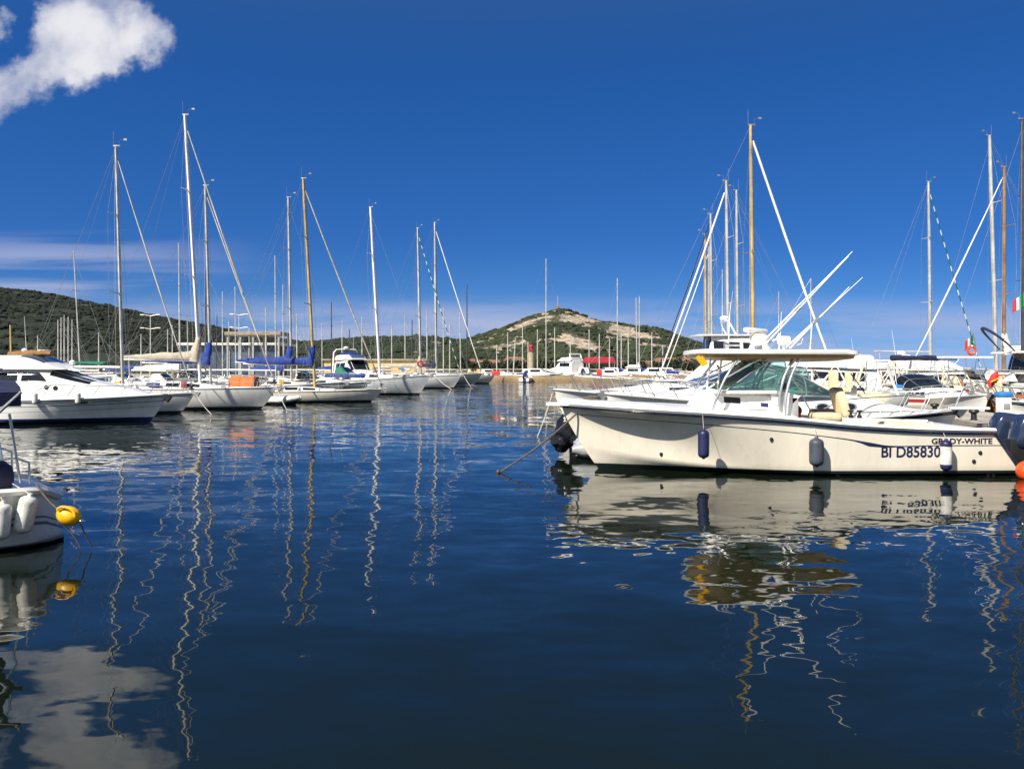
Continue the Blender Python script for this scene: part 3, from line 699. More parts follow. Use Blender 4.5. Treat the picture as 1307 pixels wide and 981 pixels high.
for i, (px, D, h_, r) in enumerate(((592, 240, 4, 2.2), (604, 234, 3, 1.8), (620, 232, 3.2, 2.0), (634, 236, 2.8, 1.7), (648, 234, 3.4, 2.2), (664, 240, 3, 2.0), (688, 232, 3.6, 2.2), (704, 236, 3.2, 2.2), (735, 232, 4.2, 2.4), (747, 236, 3.4, 2.0), (772, 240, 3, 2.2), (783, 233, 3.8, 2.2), (800, 236, 3.2, 2.0), (815, 232, 3.6, 2.3), (836, 234, 3.0, 2.0), (852, 232, 3.6, 2.2), (864, 236, 4.0, 2.4), (878, 232, 3.2, 2.0))):
    tree(px, D, h_, r, i + 40)
# ------------------------------------------------------------ boats
H_white = hull_mat('hull_white', (0.80, 0.79, 0.75), [(0.10, 0.14, NAVY)], (0.14, (0.02, 0.03, 0.10)))
H_plain = hull_mat('hull_plain', (0.80, 0.79, 0.76), [], (0.13, (0.03, 0.03, 0.035)))
H_cream = hull_mat('hull_ivory', (0.76, 0.73, 0.64), [(0.05, 0.075, (0.35, 0.24, 0.08))], (0.12, (0.02, 0.03, 0.06)))
H_grey = hull_mat('hull_pale_grey', (0.60, 0.63, 0.65), [(0.12, 0.16, NAVY)], (0.15, (0.015, 0.02, 0.04)))
H_navy = hull_mat('hull_navy', (0.02, 0.03, 0.075), [], (0.16, (0.5, 0.5, 0.5)))
H_slate = hull_mat('hull_slate', (0.13, 0.16, 0.19), [], (0.16, (0.6, 0.6, 0.58)))
H_red = hull_mat('hull_red_stripe', (0.78, 0.77, 0.73), [(0.16, 0.30, (0.35, 0.02, 0.02))], (0.13, (0.25, 0.02, 0.02)))
H_wood = hull_mat('hull_wooden', (0.22, 0.09, 0.03), [(0.03, 0.09, (0.5, 0.4, 0.2))], (0.14, (0.5, 0.5, 0.48)), rough=0.35)
H_cruiser = hull_mat('hull_cruiser', (0.80, 0.80, 0.77), [(0.015, 0.055, (0.10, 0.12, 0.16)), (0.20, 0.235, (0.22, 0.25, 0.30)), (0.42, 0.435, (0.16, 0.18, 0.2))], (0.20, (0.015, 0.03, 0.10)), foul_z=0.03)
HULLS = [H_white, H_plain, H_cream, H_grey, H_red]

def spiral_mat():
    m, w = new_mat('furled_green_spiral')
    sp = w.n('ShaderNodeSeparateXYZ', {0: w.n('ShaderNodeTexCoord').outputs['Object']}).outputs
    s_ = w.m('FRACT', w.m('ADD', w.m('MULTIPLY', sp[2], 1.15), w.m('MULTIPLY', sp[1], 3.0)))
    c = w.mix(w.m('GREATER_THAN', s_, 0.58), (0.004, 0.10, 0.075), (0.55, 0.58, 0.55))
    finish(w, w.n('ShaderNodeBsdfPrincipled', {'Base Color': c, 'Roughness': 0.75})); return m
M_spiral = spiral_mat()

def rail_run(pts, r=0.014): return MB().tube(pts, r, 6)
def fender_mesh(mb, c, r, h, tips=None):
    k = [(0.001, -h / 2 - r * .30), (r * .22, -h / 2 - r * .30), (r * .30, -h / 2 - r * .12), (r * .62, -h / 2 - r * .02), (r * .88, -h / 2 + r * .18), (r * .98, -h / 2 + r * .45), (r, -h / 2 + r * .7), (r, h / 2 - r * .7), (r * .98, h / 2 - r * .45), (r * .88, h / 2 - r * .18), (r * .62, h / 2 + r * .02), (r * .30, h / 2 + r * .12), (r * .22, h / 2 + r * .42), (0.001, h / 2 + r * .45)]
    return mb.lathe(k, c, 18)
def fender(label, c, r, h, mat, top, tips=None, group='fenders hanging over hull sides', tilt=0.0):
    """a hanging fender with a cap, an eye and its lanyard up to the rail"""
    t = thing('fender', label, 'fender', c, 0, group)
    mb = fender_mesh(MB(), (0, 0, 0), r, h)
    if tilt:
        rm = Matrix.Rotation(tilt, 3, 'Y'); mb.v = [rm @ q for q in mb.v]
    mkobj('body', mb, mat, t, 60)
    if tips:
        for s_ in (1, -1):
            mkobj('end_cap', MB().lathe([(r * 1.015, s_ * (h / 2 - r * .95)), (r * 1.015, s_ * (h / 2 - r * .7)), (r * .995, s_ * (h / 2 - r * .44)), (r * .90, s_ * (h / 2 - r * .16)), (r * .64, s_ * (h / 2 + r * .05)), (r * .33, s_ * (h / 2 + r * .15)), (r * .25, s_ * (h / 2 + r * .45)), (.001, s_ * (h / 2 + r * .48))], n=18), tips, t, 60)
    e = Vector((0, 0, h / 2 + r * .3))
    if tilt: e = rm @ e
    mkobj('lanyard', MB().tube([e, (e + Vector(top) - Vector(c)) / 2, Vector(top) - Vector(c)], 0.005, 6), M_wrope, t)
    return t

def pulpit(H, parent, q0=0.90, h=0.6, mat=M_steel, r=0.016, low=True):
    rows = []
    for side in (1, -1):
        seq = [lerp(q0, 0.995, i / 5) for i in range(6)]
        if side == -1: seq = seq[::-1][1:]
        rows += [H.edge(q, side, .05, h) for q in seq]
    rows[len(rows) // 2] += Vector((0.12, 0, 0.02))
    a = H.edge(q0 - .02, 1, .05, 0.0); b = H.edge(q0 - .02, -1, .05, 0.0)
    mb = MB().tube([a] + rows + [b], r, 6)
    for q in (q0 + .045, .985):
        for side in (1, -1): mb.tube([H.edge(q, side, .05, 0), H.edge(q, side, .05, h)], r * .9, 6)
    if low: mb.tube([p - Vector((0, 0, h * .5)) for p in rows], r * .8, 6)
    return mkobj('pulpit', mb, mat, parent)
def lifelines(H, parent, q0, q1, n, h=0.6, mid=True):
    for side in (1, -1):
        tp = []
        for i in range(n + 1):
            q = lerp(q0, q1, i / n); p = H.edge(q, side, .05, 0); tp.append(p + Vector((0, 0, h)))
            if 0 < i < n: mkobj('stanchion', MB().tube([p, tp[-1]], 0.013, 6), M_steel, parent)
        mb = MB().tube(tp, 0.006, 5)
        if mid: mb.tube([p - Vector((0, 0, h * .48)) for p in tp], 0.005, 5)
        mkobj('lifeline', mb, M_wire, parent)
def bowrail(H, parent, q0, q1, n, h=0.62, lean=0.25, r=0.016, mat=M_steel, name='bow_rail'):
    """motor-boat rail: raked posts, top tube right round the bow"""
    mb = MB(); tops = []
    for side in (1, -1):
        qs = [lerp(q0, q1, i / n) for i in range(n + 1)]
        if side == -1: qs = qs[::-1]
        for q in qs:
            hh = h * sstep(q0 - .04, q0 + .10, q) * (1.0) + 0.02
            p = H.edge(q, side, .07, 0); t = p + Vector((lean * hh / h, 0, hh)); tops.append(t)
    mb.tube(tops, r, 6); k = len(tops) // 2
    o = mkobj(name, mb, mat, parent)
    qs = [lerp(q0, q1, i / n) for i in range(n + 1)]
    for side in (1, -1):
        for q in qs[1:]:
            hh = h * sstep(q0 - .04, q0 + .10, q) + .02
            p = H.edge(q, side, .07, 0)
            mkobj('rail_post', MB().tube([p, p + Vector((lean * hh / h, 0, hh))], r * .85, 6), mat, o)
    return o
def outboard(parent, x, y, z, k=1.0, mat=M_cowl, tilt=0.0, hang=True):
    rm = Matrix.Rotation(tilt, 3, 'Y')
    def tr(mb): mb.v = [rm @ (q * k) + Vector((x, y, z)) for q in mb.v]; return mb
    # cowl: rounded, taller towards the front, chine ridge along the side
    rows = []
    for i in range(11):
        u = i / 10; xx = lerp(0.02, -0.62, u); w_ = 0.20 * (1 - abs(2 * u - .85) ** 3.0 * .35); hh = lerp(.40, .30, u) * (1 - max(0, u - .8) * 1.3) * (1 - max(0, .12 - u) * 2.5)
        rows.append([Vector((xx - .05 * math.sin(a), w_ * math.copysign(abs(math.cos(a)) ** .55, math.cos(a)), hh * math.copysign(abs(math.sin(a)) ** .6, math.sin(a)) * (1 if math.sin(a) > 0 else .55) + .12)) for a in [2 * math.pi * j / 18 for j in range(18)]])
    mb = MB().grid(rows, close_v=True); mb.f += [tuple(range(18)), tuple(range(180, 198))]; mb.mi += [0, 0]
    o = mkobj('outboard_motor', tr(mb), mat, parent, 50)
    mkobj('midsection', tr(MB().poly([(-.12, 0.02), (-.50, 0.02), (-.44, -.55), (-.40, -.95), (-.22, -.95), (-.18, -.5)], .18, 'Y', -.09)), mat, o, 40)
    if hang: mkobj('gearcase', tr(MB().tube([(-.05, 0, -1.0), (-.2, 0, -1.0), (-.5, 0, -1.0), (-.68, 0, -1.0)], [.02, .08, .08, .04], 10)), M_grey, o)
    mkobj('bracket', tr(MB().box((.02, 0, -.12), (.26, .26, .40), b=.03)), M_black, o)
    return o
def bimini(parent, x0, x1, w_, z0, z1, mat, name='bimini', bow=0.14):
    rows = []
    for i in range(7):
        u = i / 6
        rows.append([Vector((lerp(x0, x1, u), w_ * k, z1 + bow * (1 - k * k) * 1.0 - .05 * (2 * u - 1) ** 2)) for k in [1 - 2 * j / 8 for j in range(9)]])
    mb = MB().grid(rows); mb.grid([[p - Vector((0, 0, .025)) for p in r_] for r_ in rows])
    o = mkobj(name, mb, mat, parent, 60)
    f = MB(); xm = (x0 + x1) / 2
    for y in (w_, -w_):
        for xx in (x0, xm, x1): f.tube([(xm, y, z0), (lerp(xm, xx, 1), y, z1 - .02)], .014, 6)
    mkobj('bimini_frame', f, M_steel, parent)
    return o
def folded_canvas(p0, p1, r, mat, parent, name, sag=0.0, seed=0, n=12, tall=1.6):
    """lumpy rolled canvas from p0 to p1"""
    rg = random.Random(seed); p0, p1 = Vector(p0), Vector(p1); rows = []
    dr = (p1 - p0).normalized(); e1 = Vector((0, 1, 0)) if abs(dr.y) < .8 else Vector((1, 0, 0)); e2 = e1.cross(dr).normalized(); e2 = e2 if e2.z >= 0 else -e2
    for i in range(n + 1):
        u = i / n; c = p0.lerp(p1, u) + Vector((0, 0, -sag * math.sin(math.pi * u))); rr = (r if not callable(r) else r(u)) * rg.uniform(.88, 1.1)
        rows.append([c + (e1 * rr * .62 * math.cos(a) + e2 * rr * tall * (math.sin(a) if math.sin(a) > 0 else math.sin(a) * .45)) * rg.uniform(.92, 1.09) for a in [2 * math.pi * j / 12 for j in range(12)]])
    mb = MB().grid(rows, close_v=True); mb.f += [tuple(range(12)), tuple(range(n * 12, n * 12 + 12))]; mb.mi += [0, 0]
    return mkobj(name, mb, mat, parent, 70)

def sailboat(label, mast_px, D, top_px, top_py, L, B=None, bow=1, fb=(1.0, .95, 1.2), mast_f=0.60, hull=None, mast=None, genoa=None, cover=None, cover_len=0.0,
             boom=True, spread=2, yaw=0.0, mast_r=0.10, cab_h=0.42, hood=None, group='sailing boats moored along the left quay', full=True, bowsprit=0.0, forestay=True, boom_z=None, aft_mast=None, rails=True, bimini_m=None, gen_r=.040):
    B = B or L * 0.31; hull = hull or H_white; mast = mast or M_alu
    rz = (0.0 if bow == 1 else math.pi) + yaw
    mx = L * mast_f; Xm = wx(mast_px, D)
    org = Vector((Xm, D, 0)) - Matrix.Rotation(rz, 3, 'Z') @ Vector((mx, 0, 0))
    t = thing('sailboat', label, 'sailboat', org, rz, group)
    Hh = Hull(L, B, [(0, fb[0]), (.45, fb[1]), (1, fb[2])], 'sail', .55, L * .10, .72, L * .045, full=2.1)
    h = Hh.build(hull, t, 28, 12)
    Hh.rail(M_white if hull is not H_cream else M_cream, h, .028, 0.0, name='toe_rail')
    Hh.deck(M_deck, t, drop=.03, camber=.06)
    zd = fb[1]
    # coachroof with side windows
    c = Cabin(L * .30, L * .72, lambda u: cab_h * (1 - 0.55 * sstep(.45, 1.0, u)) * (1 if u < .97 else .8), lambda u: Hh.ys(lerp(.30, .72, u)) * lerp(.62, .52, u), lambda u: Hh.zs(lerp(.30, .72, u)) - .03, .5)
    cb = c.build(M_white, t)
    nw = 3 if L > 9 else 2
    for side in (1, -1):
        for i in range(nw): c.patch(.10 + i * .24, .27 + i * .24, c.vz(.35), c.vz(.82), M_dgl, cb, side=side, nv=4)
    mkobj('hatch', MB().box((L * .66, 0, zd + cab_h * .78), (.5, .5, .06), b=.02), M_dgl, t)
    # cockpit coaming and wheel
    for side in (1, -1):
        pts = [Hh.edge(q, side, B * .17, .10) for q in (.04, .12, .2, .30)]
        mkobj('coaming', MB().tube(pts, [.10, .14, .15, .13], 8), M_white, t)
    if L > 9:
        mkobj('steering_wheel', MB().tube([(L * .12, .42 * math.cos(a), zd + .55 + .42 * math.sin(a)) for a in [i * math.pi / 9 for i in range(18)]], .016, 6, closed=True).box((L * .125, 0, zd + .28), (.16, .16, .6), b=.03), M_steel, t)
    if hood:
        c2 = Cabin(L * .27, L * .37, lambda u: .62 * (1 - .75 * sstep(.45, 1, u)), lambda u: B * .30, lambda u: zd + cab_h * .75, .55)
        ho = c2.build(hood, t, 'sprayhood', 10, 16); c2.patch(.45, .92, .30, .70, M_dgl, ho, 'window', nv=5)
    if bimini_m: bimini(t, L * .05, L * .22, B * .36, zd + .2, zd + 1.85, bimini_m)
    # mast and rig
    Hm = wz(top_py, D); dx = (wx(top_px, D) - Xm) * (1 if bow == 1 else -1)
    mb0 = zd + cab_h * .55
    def mp(k): return Vector((mx + dx * k, 0, lerp(mb0, Hm, k)))
    mo = mkobj('mast', MB().tube([mp(-.02), mp(.5), mp(.85), mp(1)], [mast_r, mast_r, mast_r * .92, mast_r * .78], 10, flat=.75), mast, t)
    top = mp(1.0)
    g = MB().box(top + Vector((.05, 0, .02)), (.36, .08, .07), b=.015).tube([top + Vector((-.12, 0, 0)), top + Vector((-.12, 0, .75 if full else .4))], .008, 5)
    g.tube([top + Vector((.18, 0, .03)), top + Vector((.18, 0, .3)), top + Vector((.42, 0, .34))], .008, 5).box(top + Vector((.45, 0, .34)), (.16, .01, .09))
    mkobj('masthead_gear', g, M_wire, mo)
    sp_k = [.52] if spread == 1 else ([.40, .72] if spread == 2 else [])
    sp_w = [B * .30, B * .23] if spread == 2 else [B * .28]
    for k, w_ in zip(sp_k, sp_w):
        p = mp(k)
        for s_ in (1, -1): mkobj('spreader', MB().tube([p, p + Vector((-.22, s_ * w_, .04))], [.035, .022], 6), mast if mast is not M_gold else M_wire, mo)
    wr = .0075
    for s_ in (1, -1):
        ch = Hh.edge(mast_f - .015, s_, .12, 0)
        path = [ch] + [mp(k) + Vector((-.22, s_ * w_, .04)) for k, w_ in zip(sp_k, sp_w)] + [mp(.985)]
        mkobj('shroud', MB().tube(path, wr, 5), M_wire, t)
        if sp_k: mkobj('shroud', MB().tube([Hh.edge(mast_f - .06, s_, .12, 0), mp(sp_k[0] - .01)], wr, 5), M_wire, t)
    st = Vector((.05, 0, Hh.zs(0) + .02))
    mkobj('backstay', MB().tube([st, mp(.998)], wr, 5), M_wire, t)
    bowp = Vector((L - .06 + bowsprit, 0, Hh.zs(1) + .05))
    if bowsprit: mkobj('bowsprit', MB().tube([(L - .9, 0, Hh.zs(.95) + .08), bowp + Vector((.05, 0, .02))], [.09, .06], 8), M_wood, t)
    a, b = bowp, mp(.965)
    if genoa:
        n = 14; pts = [a.lerp(b, lerp(.035, .975, i / n)) + Vector((0, 0, -.14 * math.sin(math.pi * i / n))) for i in range(n + 1)]
        gr = gen_r * (L / 11)
        mkobj('furled_sail', MB().tube(pts, [gr * (.55 + .55 * math.sin(math.pi * min(1, .22 + .62 * (1 - i / n)))) for i in range(n + 1)], 9), genoa, t)
        mkobj('furling_drum', MB().lathe([(.001, -.08), (.12, -.08), (.12, -.05), (.05, -.04), (.05, .04), (.12, .05), (.12, .08), (.001, .08)], a.lerp(b, .018), 12), M_black, t)
    if forestay: mkobj('forestay', MB().tube([a, b], wr, 5), M_wire, t)
    for k_ in (0.6, -0.5):   # halyards standing off the mast
        mkobj('halyard', MB().tube([mp(.99) + Vector((k_ * .12, k_ * .1, 0)), mp(.4) + Vector((k_ * .35, k_ * .3, 0)), mp(.04) + Vector((k_ * .5, k_ * .3, 0))], .006, 5), M_wrope, t)
    if boom:
        bz = boom_z or (mb0 + .85); bl = min(mx - L * .10, L * .40)
        k = (bz - mb0) / (Hm - mb0); p0 = mp(k) + Vector((-.1, 0, 0)); p1 = p0 + Vector((-bl, 0, .05))
        bo = mkobj('boom', MB().tube([p0, p1], .06, 8), mast if mast is not M_gold else M_alu, t)
        if cover:
            folded_canvas(p0 + Vector((.05, 0, .12)), p1 + Vector((.15, 0, .06)), lambda u: lerp(.26, .10, u), cover, t, 'sail_cover', seed=int(D * 7))
            folded_canvas(p0 + Vector((.12, 0, 1.25)), p0 + Vector((-.05, 0, -.1)), lambda u: lerp(.20, .42, u), cover, t, 'mast_boot', seed=int(D * 3), n=8, tall=1.1)
        mkobj('topping_lift', MB().tube([p1, mp(.99)], .005, 5), M_wire, t)
        mkobj('mainsheet', MB().tube([p1 + Vector((.4, 0, -.05)), (p1.x + .5, 0, zd + .1)], .02, 6), M_wrope, t)
    if rails:
        pulpit(Hh, t, .90, .58); lifelines(Hh, t, .03, .89, 5, .58)
        pts = [Hh.edge(.16, 1, .05, .02), Hh.edge(.15, 1, .05, .6), Hh.edge(.0, 1, .10, .6), Hh.edge(.0, -1, .10, .6), Hh.edge(.15, -1, .05, .6), Hh.edge(.16, -1, .05, .02)]
        mkobj('pushpit', MB().tube(pts, .016, 6).tube([p - Vector((0, 0, .28)) for p in pts[1:5]], .013, 6), M_steel, t)
        an = MB().tube([(L - .5, 0, Hh.zs(.95) + .06), (L + .18, 0, Hh.zs(1) + .06)], .03, 6).poly([(L + .05, Hh.zs(1) + .02), (L + .30, Hh.zs(1) + .0), (L + .12, Hh.zs(1) - .26), (L - .05, Hh.zs(1) - .14)], .16, 'Y', -.08)
        mkobj('anchor', an, M_wire, t, 30)
    # loose gear on deck
    rg = random.Random(int(D * 13 + mast_px))
    if full:
        for i in range(10):
            q = rg.uniform(.05, .62); s_ = rg.choice((1, -1)); p = Hh.edge(q, s_, rg.uniform(.2, .45), .14)
            kind = rg.choice(('winch', 'gear_bag', 'jerry_can', 'rope_coil'))
            if kind == 'winch': mkobj(kind, MB().lathe([(.001, -.14), (.11, -.14), (.08, .02), (.10, .09), (.001, .10)], p, 12), M_steel, t)
            elif kind == 'gear_bag': mkobj(kind, MB().box(p + Vector((0, 0, .05)), (.55, .28, .28), b=.10), rg.choice((M_navyc, M_beige, M_wcan, M_blue)), t)
            elif kind == 'jerry_can': mkobj(kind, MB().box(p + Vector((0, 0, .08)), (.30, .16, .38), b=.04), rg.choice((M_redp, M_bluep, M_yel)), t)
            else: mkobj(kind, MB().tube([p + Vector((.16 * math.cos(a_), .16 * math.sin(a_), .0 + .008 * a_)) for a_ in [j * .5 for j in range(26)]], .02, 6), rg.choice((M_wrope, M_rope)), t)
    return t, Hh

def far_sail(label, px, D, top_py, L=9, lean=0.0, hull=None, cover=None, bow=1, mast=None, group='distant sailing boats', yaw=0.0, cab=True, z=0.0):
    rz = (0 if bow == 1 else math.pi) + yaw; mx = L * .6
    org = Vector((wx(px, D), D, z)) - Matrix.Rotation(rz, 3, 'Z') @ Vector((mx, 0, 0))
    t = thing('sailboat', label, 'sailboat', org, rz, group)
    Hh = Hull(L, L * .31, [(0, .95), (.45, .9), (1, 1.2)], 'sail', .4, L * .1, .72, L * .04, full=2.1)
    Hh.build(hull or H_white, t, 14, 7); Hh.deck(M_deck, t, n=12, m=4)
    if cab:
        c = Cabin(L * .3, L * .72, lambda u: .45 * (1 - .6 * sstep(.45, 1, u)), lambda u: L * .09, lambda u: .9, .5)
        cb = c.build(M_white, t, nu=8, nv=12)
        for s_ in (1, -1): c.patch(.1, .6, c.vz(.35), c.vz(.85), M_dgl, cb, side=s_, nu=4, nv=3)
    Hm = wz(top_py, D); dx = wx(px + lean, D) - wx(px, D); dx *= 1 if bow == 1 else -1
    r = max(.062, D * .00068)
    m_ = mkobj('mast', MB().tube([(mx, 0, .9), (mx + dx * .5, 0, Hm * .5 + .45), (mx + dx, 0, Hm)], [r, r, r * .7], 8), mast or M_alu, t)
    for k in (.45, .72): mkobj('spreader', MB().tube([(mx + dx * k, -L * .09, Hm * k), (mx + dx * k, L * .09, Hm * k)], r * .35, 6), M_wire, m_)
    mkobj('boom', MB().tube([(mx, 0, 2.0), (L * .2, 0, 2.05)], .07, 6), M_alu, t)
    if cover: folded_canvas((mx - .05, 0, 2.15), (L * .22, 0, 2.1), lambda u: lerp(.30, .14, u), cover, t, 'sail_cover', seed=int(px))
    mkobj('forestay', MB().tube([(L - .1, 0, 1.25), (mx + dx * .97, 0, Hm * .97)], .014, 5), M_wire, t)
    mkobj('backstay', MB().tube([(.1, 0, 1.0), (mx + dx, 0, Hm)], .010, 5), M_wire, t)
    return t

def windscreen_frame(f, u0, u1, side, n=6): pass

def motorboat(label, bow_px, D, L, style='sport', bow=1, yaw=0.0, B=None, fb=(.75, .85, 1.15), hull=None, top=None, glassm=None, canvas=None, group='motor boats moored at the right pier', rail=True, engine=None, flare=1.0, arch=False, zref=None, cabin_mat=None, stern_px=None, outrig=False, roof_z=None, arch_f=.215, ws=(.30, .53, .62), cab_h=.52, ports=(), busy=0, frames=0):
    B = B or min(3.6, L * .34); hull = hull or H_plain; cm = cabin_mat or M_white; glassm = glassm or M_dgl
    rz = (0.0 if bow == 1 else math.pi) + yaw
    org = Vector((wx(bow_px, D), D, 0)) - Matrix.Rotation(rz, 3, 'Z') @ Vector((L, 0, 0))
    t = thing('motorboat', label, 'motorboat', org, rz, group)
    Hh = Hull(L, B, [(0, fb[0]), (.5, fb[1]), (1, fb[2])], 'motor', .4, L * .085, .9, -.15, flare, full=2.6)
    h = Hh.build(hull, t, 24, 12); Hh.rail(M_grey, h, .028, .02)
    Hh.deck(M_deck, t, drop=.02, camber=.05)
    zsh = lambda u, a, b: Hh.zs(lerp(a, b, u)) - .03
    zd = fb[1]
    if style in ('sport', 'cuddy'):
        a, b = (.34, .93)
        c = Cabin(L * a, L * b, lambda u: cab_h * (1 - sstep(.35, 1.0, u) * .92), lambda u: Hh.ys(lerp(a, b, u)) * .74 + .02, lambda u: zsh(u, a, b), .55)
        cb = c.build(cm, t)
        for side in (1, -1):
            if not ports: c.patch(.16, .44, c.vz(.30), c.vz(.70), M_dgl, cb, side=side, nv=4)
            for xp in ports:
                p = c.f((xp - L * a) / (L * (b - a)), c.vz(.50) if side == 1 else 1 - c.vz(.50))
                pr = mkobj('porthole', MB().lathe([(.001, -.02), (.15, -.02), (.17, 0), (.15, .02), (.001, .015)], (0, 0, 0), 18, axis='Y'), M_steel, cb); pr.scale = (1.15, 1, .62); pr.location = p
                pg = mkobj('pane', MB().lathe([(.001, -.03), (.12, -.03), (.12, .03), (.001, .03)], (0, 0, 0), 18, axis='Y'), M_dgl, pr)
        mkobj('hatch', MB().lathe([(.001, 0), (.26, 0), (.24, .05), (.001, .06)], (L * .72, 0, Hh.zs(.72) + .27), 16), M_dgl, t)
        zw = zd + cab_h - .10; wh = ws[2]; ws = Cabin(L * ws[0], L * ws[1], lambda u: wh * (1 - sstep(.12, 1.0, u) * .5 - .46 * max(0, (u - .12) / .88)), lambda u: B * .39 * (1 - .18 * u), lambda u: zw, .6)
        g = ws.patch(.02, .97, ws.vz(.06), .5, glassm, t, 'windscreen', nu=12, nv=8, thick=.004)
        g2 = ws.patch(.02, .97, ws.vz(.06), .5, glassm, t, 'windscreen', nu=12, nv=8, side=-1, thick=.004)
        for side in (1, -1):
            f = MB(); vv = lambda v: v if side == 1 else 1 - v
            f.tube([ws.f(.02 + .95 * i / 12, vv(ws.vz(.05))) for i in range(13)], .022, 6)
            f.tube([ws.f(.02, vv(lerp(ws.vz(.05), .5, j / 8))) for j in range(9)], .024, 6)
            f.tube([ws.f(.42, vv(lerp(ws.vz(.05), .5, j / 8))) for j in range(9)], .020, 6)
            f.tube([ws.f(.02 + .95 * i / 12, vv(lerp(ws.vz(.80), .5, .25))) for i in range(13)], .020, 6)
            mkobj('windscreen_frame', f, M_steel, t)
        mkobj('helm_seat', MB().box((L * .24, B * .18, zd + .38), (.5, .55, .16), b=.06).box((L * .20, B * .18, zd + .68), (.14, .55, .55), b=.06), M_cush, t)
        mkobj('stern_seat', MB().box((L * .06, 0, zd + .18), (.55, B * .7, .28), b=.08), M_cush, t)
    elif style in ('fly', 'cruiser', 'pilot'):
        a, b = (.16, .90) if style != 'pilot' else (.50, .80)
        rz_ = roof_z or (zd + 1.15); hh = rz_ - zd
        if style == 'pilot': hf = lambda u: hh * (1 - .97 * sstep(.86, 1.0, u))
        else: hf = lambda u: hh * (1 - .62 * sstep(.46, .70, u) - .30 * sstep(.72, 1.0, u))
        c = Cabin(L * a, L * b, hf, lambda u: Hh.ys(lerp(a, b, u)) * .80 + .02, lambda u: zsh(u, a, b), .34)
        cb = c.build(cm, t, 'deckhouse', 28, 28)
        for side in (1, -1):
            if style == 'pilot':
                for i in range(3): c.patch(.08 + i * .27, .29 + i * .27, c.vz(.52), c.vz(.86), M_dgl, cb, side=side, nv=4)
            else:
                c.patch(.08, .24, c.vz(.50), c.vz(.84), M_dgl, cb, side=side, nv=4); c.patch(.26, .45, c.vz(.50), c.vz(.84), M_dgl, cb, side=side, nv=4)
        if style == 'pilot':
            for i in range(3): c.patch(.875, .945, .24 + i * .18, .40 + i * .18, M_dgl, cb, 'windscreen', nu=4, nv=4)
        else:
            for i in range(3): c.patch(.49, .665, .24 + i * .18, .40 + i * .18, glassm if glassm is not M_teal else M_bluegl, cb, 'windscreen', nu=6, nv=5)
        if style == 'fly':
            c2 = Cabin(L * .18, L * .60, lambda u: .52 * (1 - .8 * sstep(.74, 1.0, u)), lambda u: B * .37 * (1 - .25 * u * u), lambda u: rz_ - .05, .4)
            fl = c2.build(cm, t, 'flybridge', 16, 20)
            c2.patch(.76, .96, .26, .74, M_bluegl, fl, 'windscreen', nu=5, nv=6)
            mkobj('flybridge_seat', MB().box((L * .30, 0, rz_ + .55), (.9, B * .5, .28), b=.08), canvas or M_cush, t)
        else:
            mkobj('roof', MB().box((L * (a + .02) + L * .14, 0, rz_ + .02), (L * .36, B * .66, .09), b=.04), cm, t)
        if style == 'pilot': mkobj('searchlight', MB().ball((L * .52, 0, rz_ + .2), .11).tube([(L * .52, 0, rz_), (L * .52, 0, rz_ + .15)], .03), M_steel, t)
        zt = rz_ + (.5 if style == 'fly' else .05)
    if style == 'console':
        mkobj('console', MB().poly([(L * .40, zd - .2), (L * .40, zd + .75), (L * .44, zd + .80), (L * .50, zd + .45), (L * .52, zd - .2)], B * .30, 'Y', -B * .15), cm, t, 30)
        mkobj('windscreen', MB().poly([(L * .455, zd + .76), (L * .42, zd + 1.18), (L * .425, zd + 1.18), (L * .465, zd + .76)], B * .30, 'Y', -B * .15), glassm, t, 0)
        mkobj('leaning_post', MB().box((L * .30, 0, zd + .35), (.45, B * .3, .5), b=.05), M_cush, t)
        mkobj('stern_seat', MB().box((L * .06, 0, zd + .08), (.5, B * .7, .25), b=.08), M_cush, t)
    if top:   # hard top or bimini on legs
        z1 = top[1]
        if top[0] == 'hard':
            mkobj('hard_top', MB().box((L * .36, 0, z1), (L * .32, B * .72, .10), b=.045), M_white, t)
            f = MB()
            for s_ in (1, -1):
                for xa, xb in ((.24, .22), (.46, .50)): f.tube([(L * xa, s_ * B * .33, zd), (L * (xa + xb) / 2, s_ * B * .35, (zd + z1) / 2), (L * xa, s_ * B * .31, z1)], .022, 6)
            mkobj('top_legs', f, M_steel, t)
        elif top[0] == 'roll':
            folded_canvas((L * .30, -B * .42, z1), (L * .302, B * .42, z1), .15, canvas or M_navyc, t, 'rolled_bimini', n=8, tall=1.0)
            f = MB()
            for s_ in (1, -1): f.tube([(L * .38, s_ * B * .40, zd), (L * .30, s_ * B * .40, z1)], .016, 6)
            mkobj('bimini_frame', f, M_steel, t)
        else: bimini(t, L * .10, L * .42, B * .40, zd + .05, z1, canvas or M_navyc)
    if arch:
        za = (zd + 1.5) if arch is True else arch
        f = MB(); af = L * arch_f; zb = zd - .05 if style != 'pilot' else roof_z - .1; hw = B * (.43 if style != 'pilot' else .27); pts = [(af - L * .05, hw, zb), (af - L * .015, hw * .96, za - .3), (af, hw * .78, za), (af, 0, za + .04), (af, -hw * .78, za), (af - L * .015, -hw * .96, za - .3), (af - L * .05, -hw, zb)]
        ar = mkobj('radar_arch', MB().tube(pts, [.04, .055, .055, .055, .055, .055, .04], 8, flat=1.5), M_white, t)
        mkobj('radar_dome', MB().lathe([(.001, 0), (.24, .0), (.27, .07), (.22, .17), (.10, .21), (.001, .22)], (L * arch_f, 0, za + .10), 16), M_white, ar)
        mkobj('whip_aerial', MB().tube([(L * arch_f, B * .25, za), (L * arch_f - .2, B * .28, za + 1.6)], [.014, .006], 5), M_white, ar)
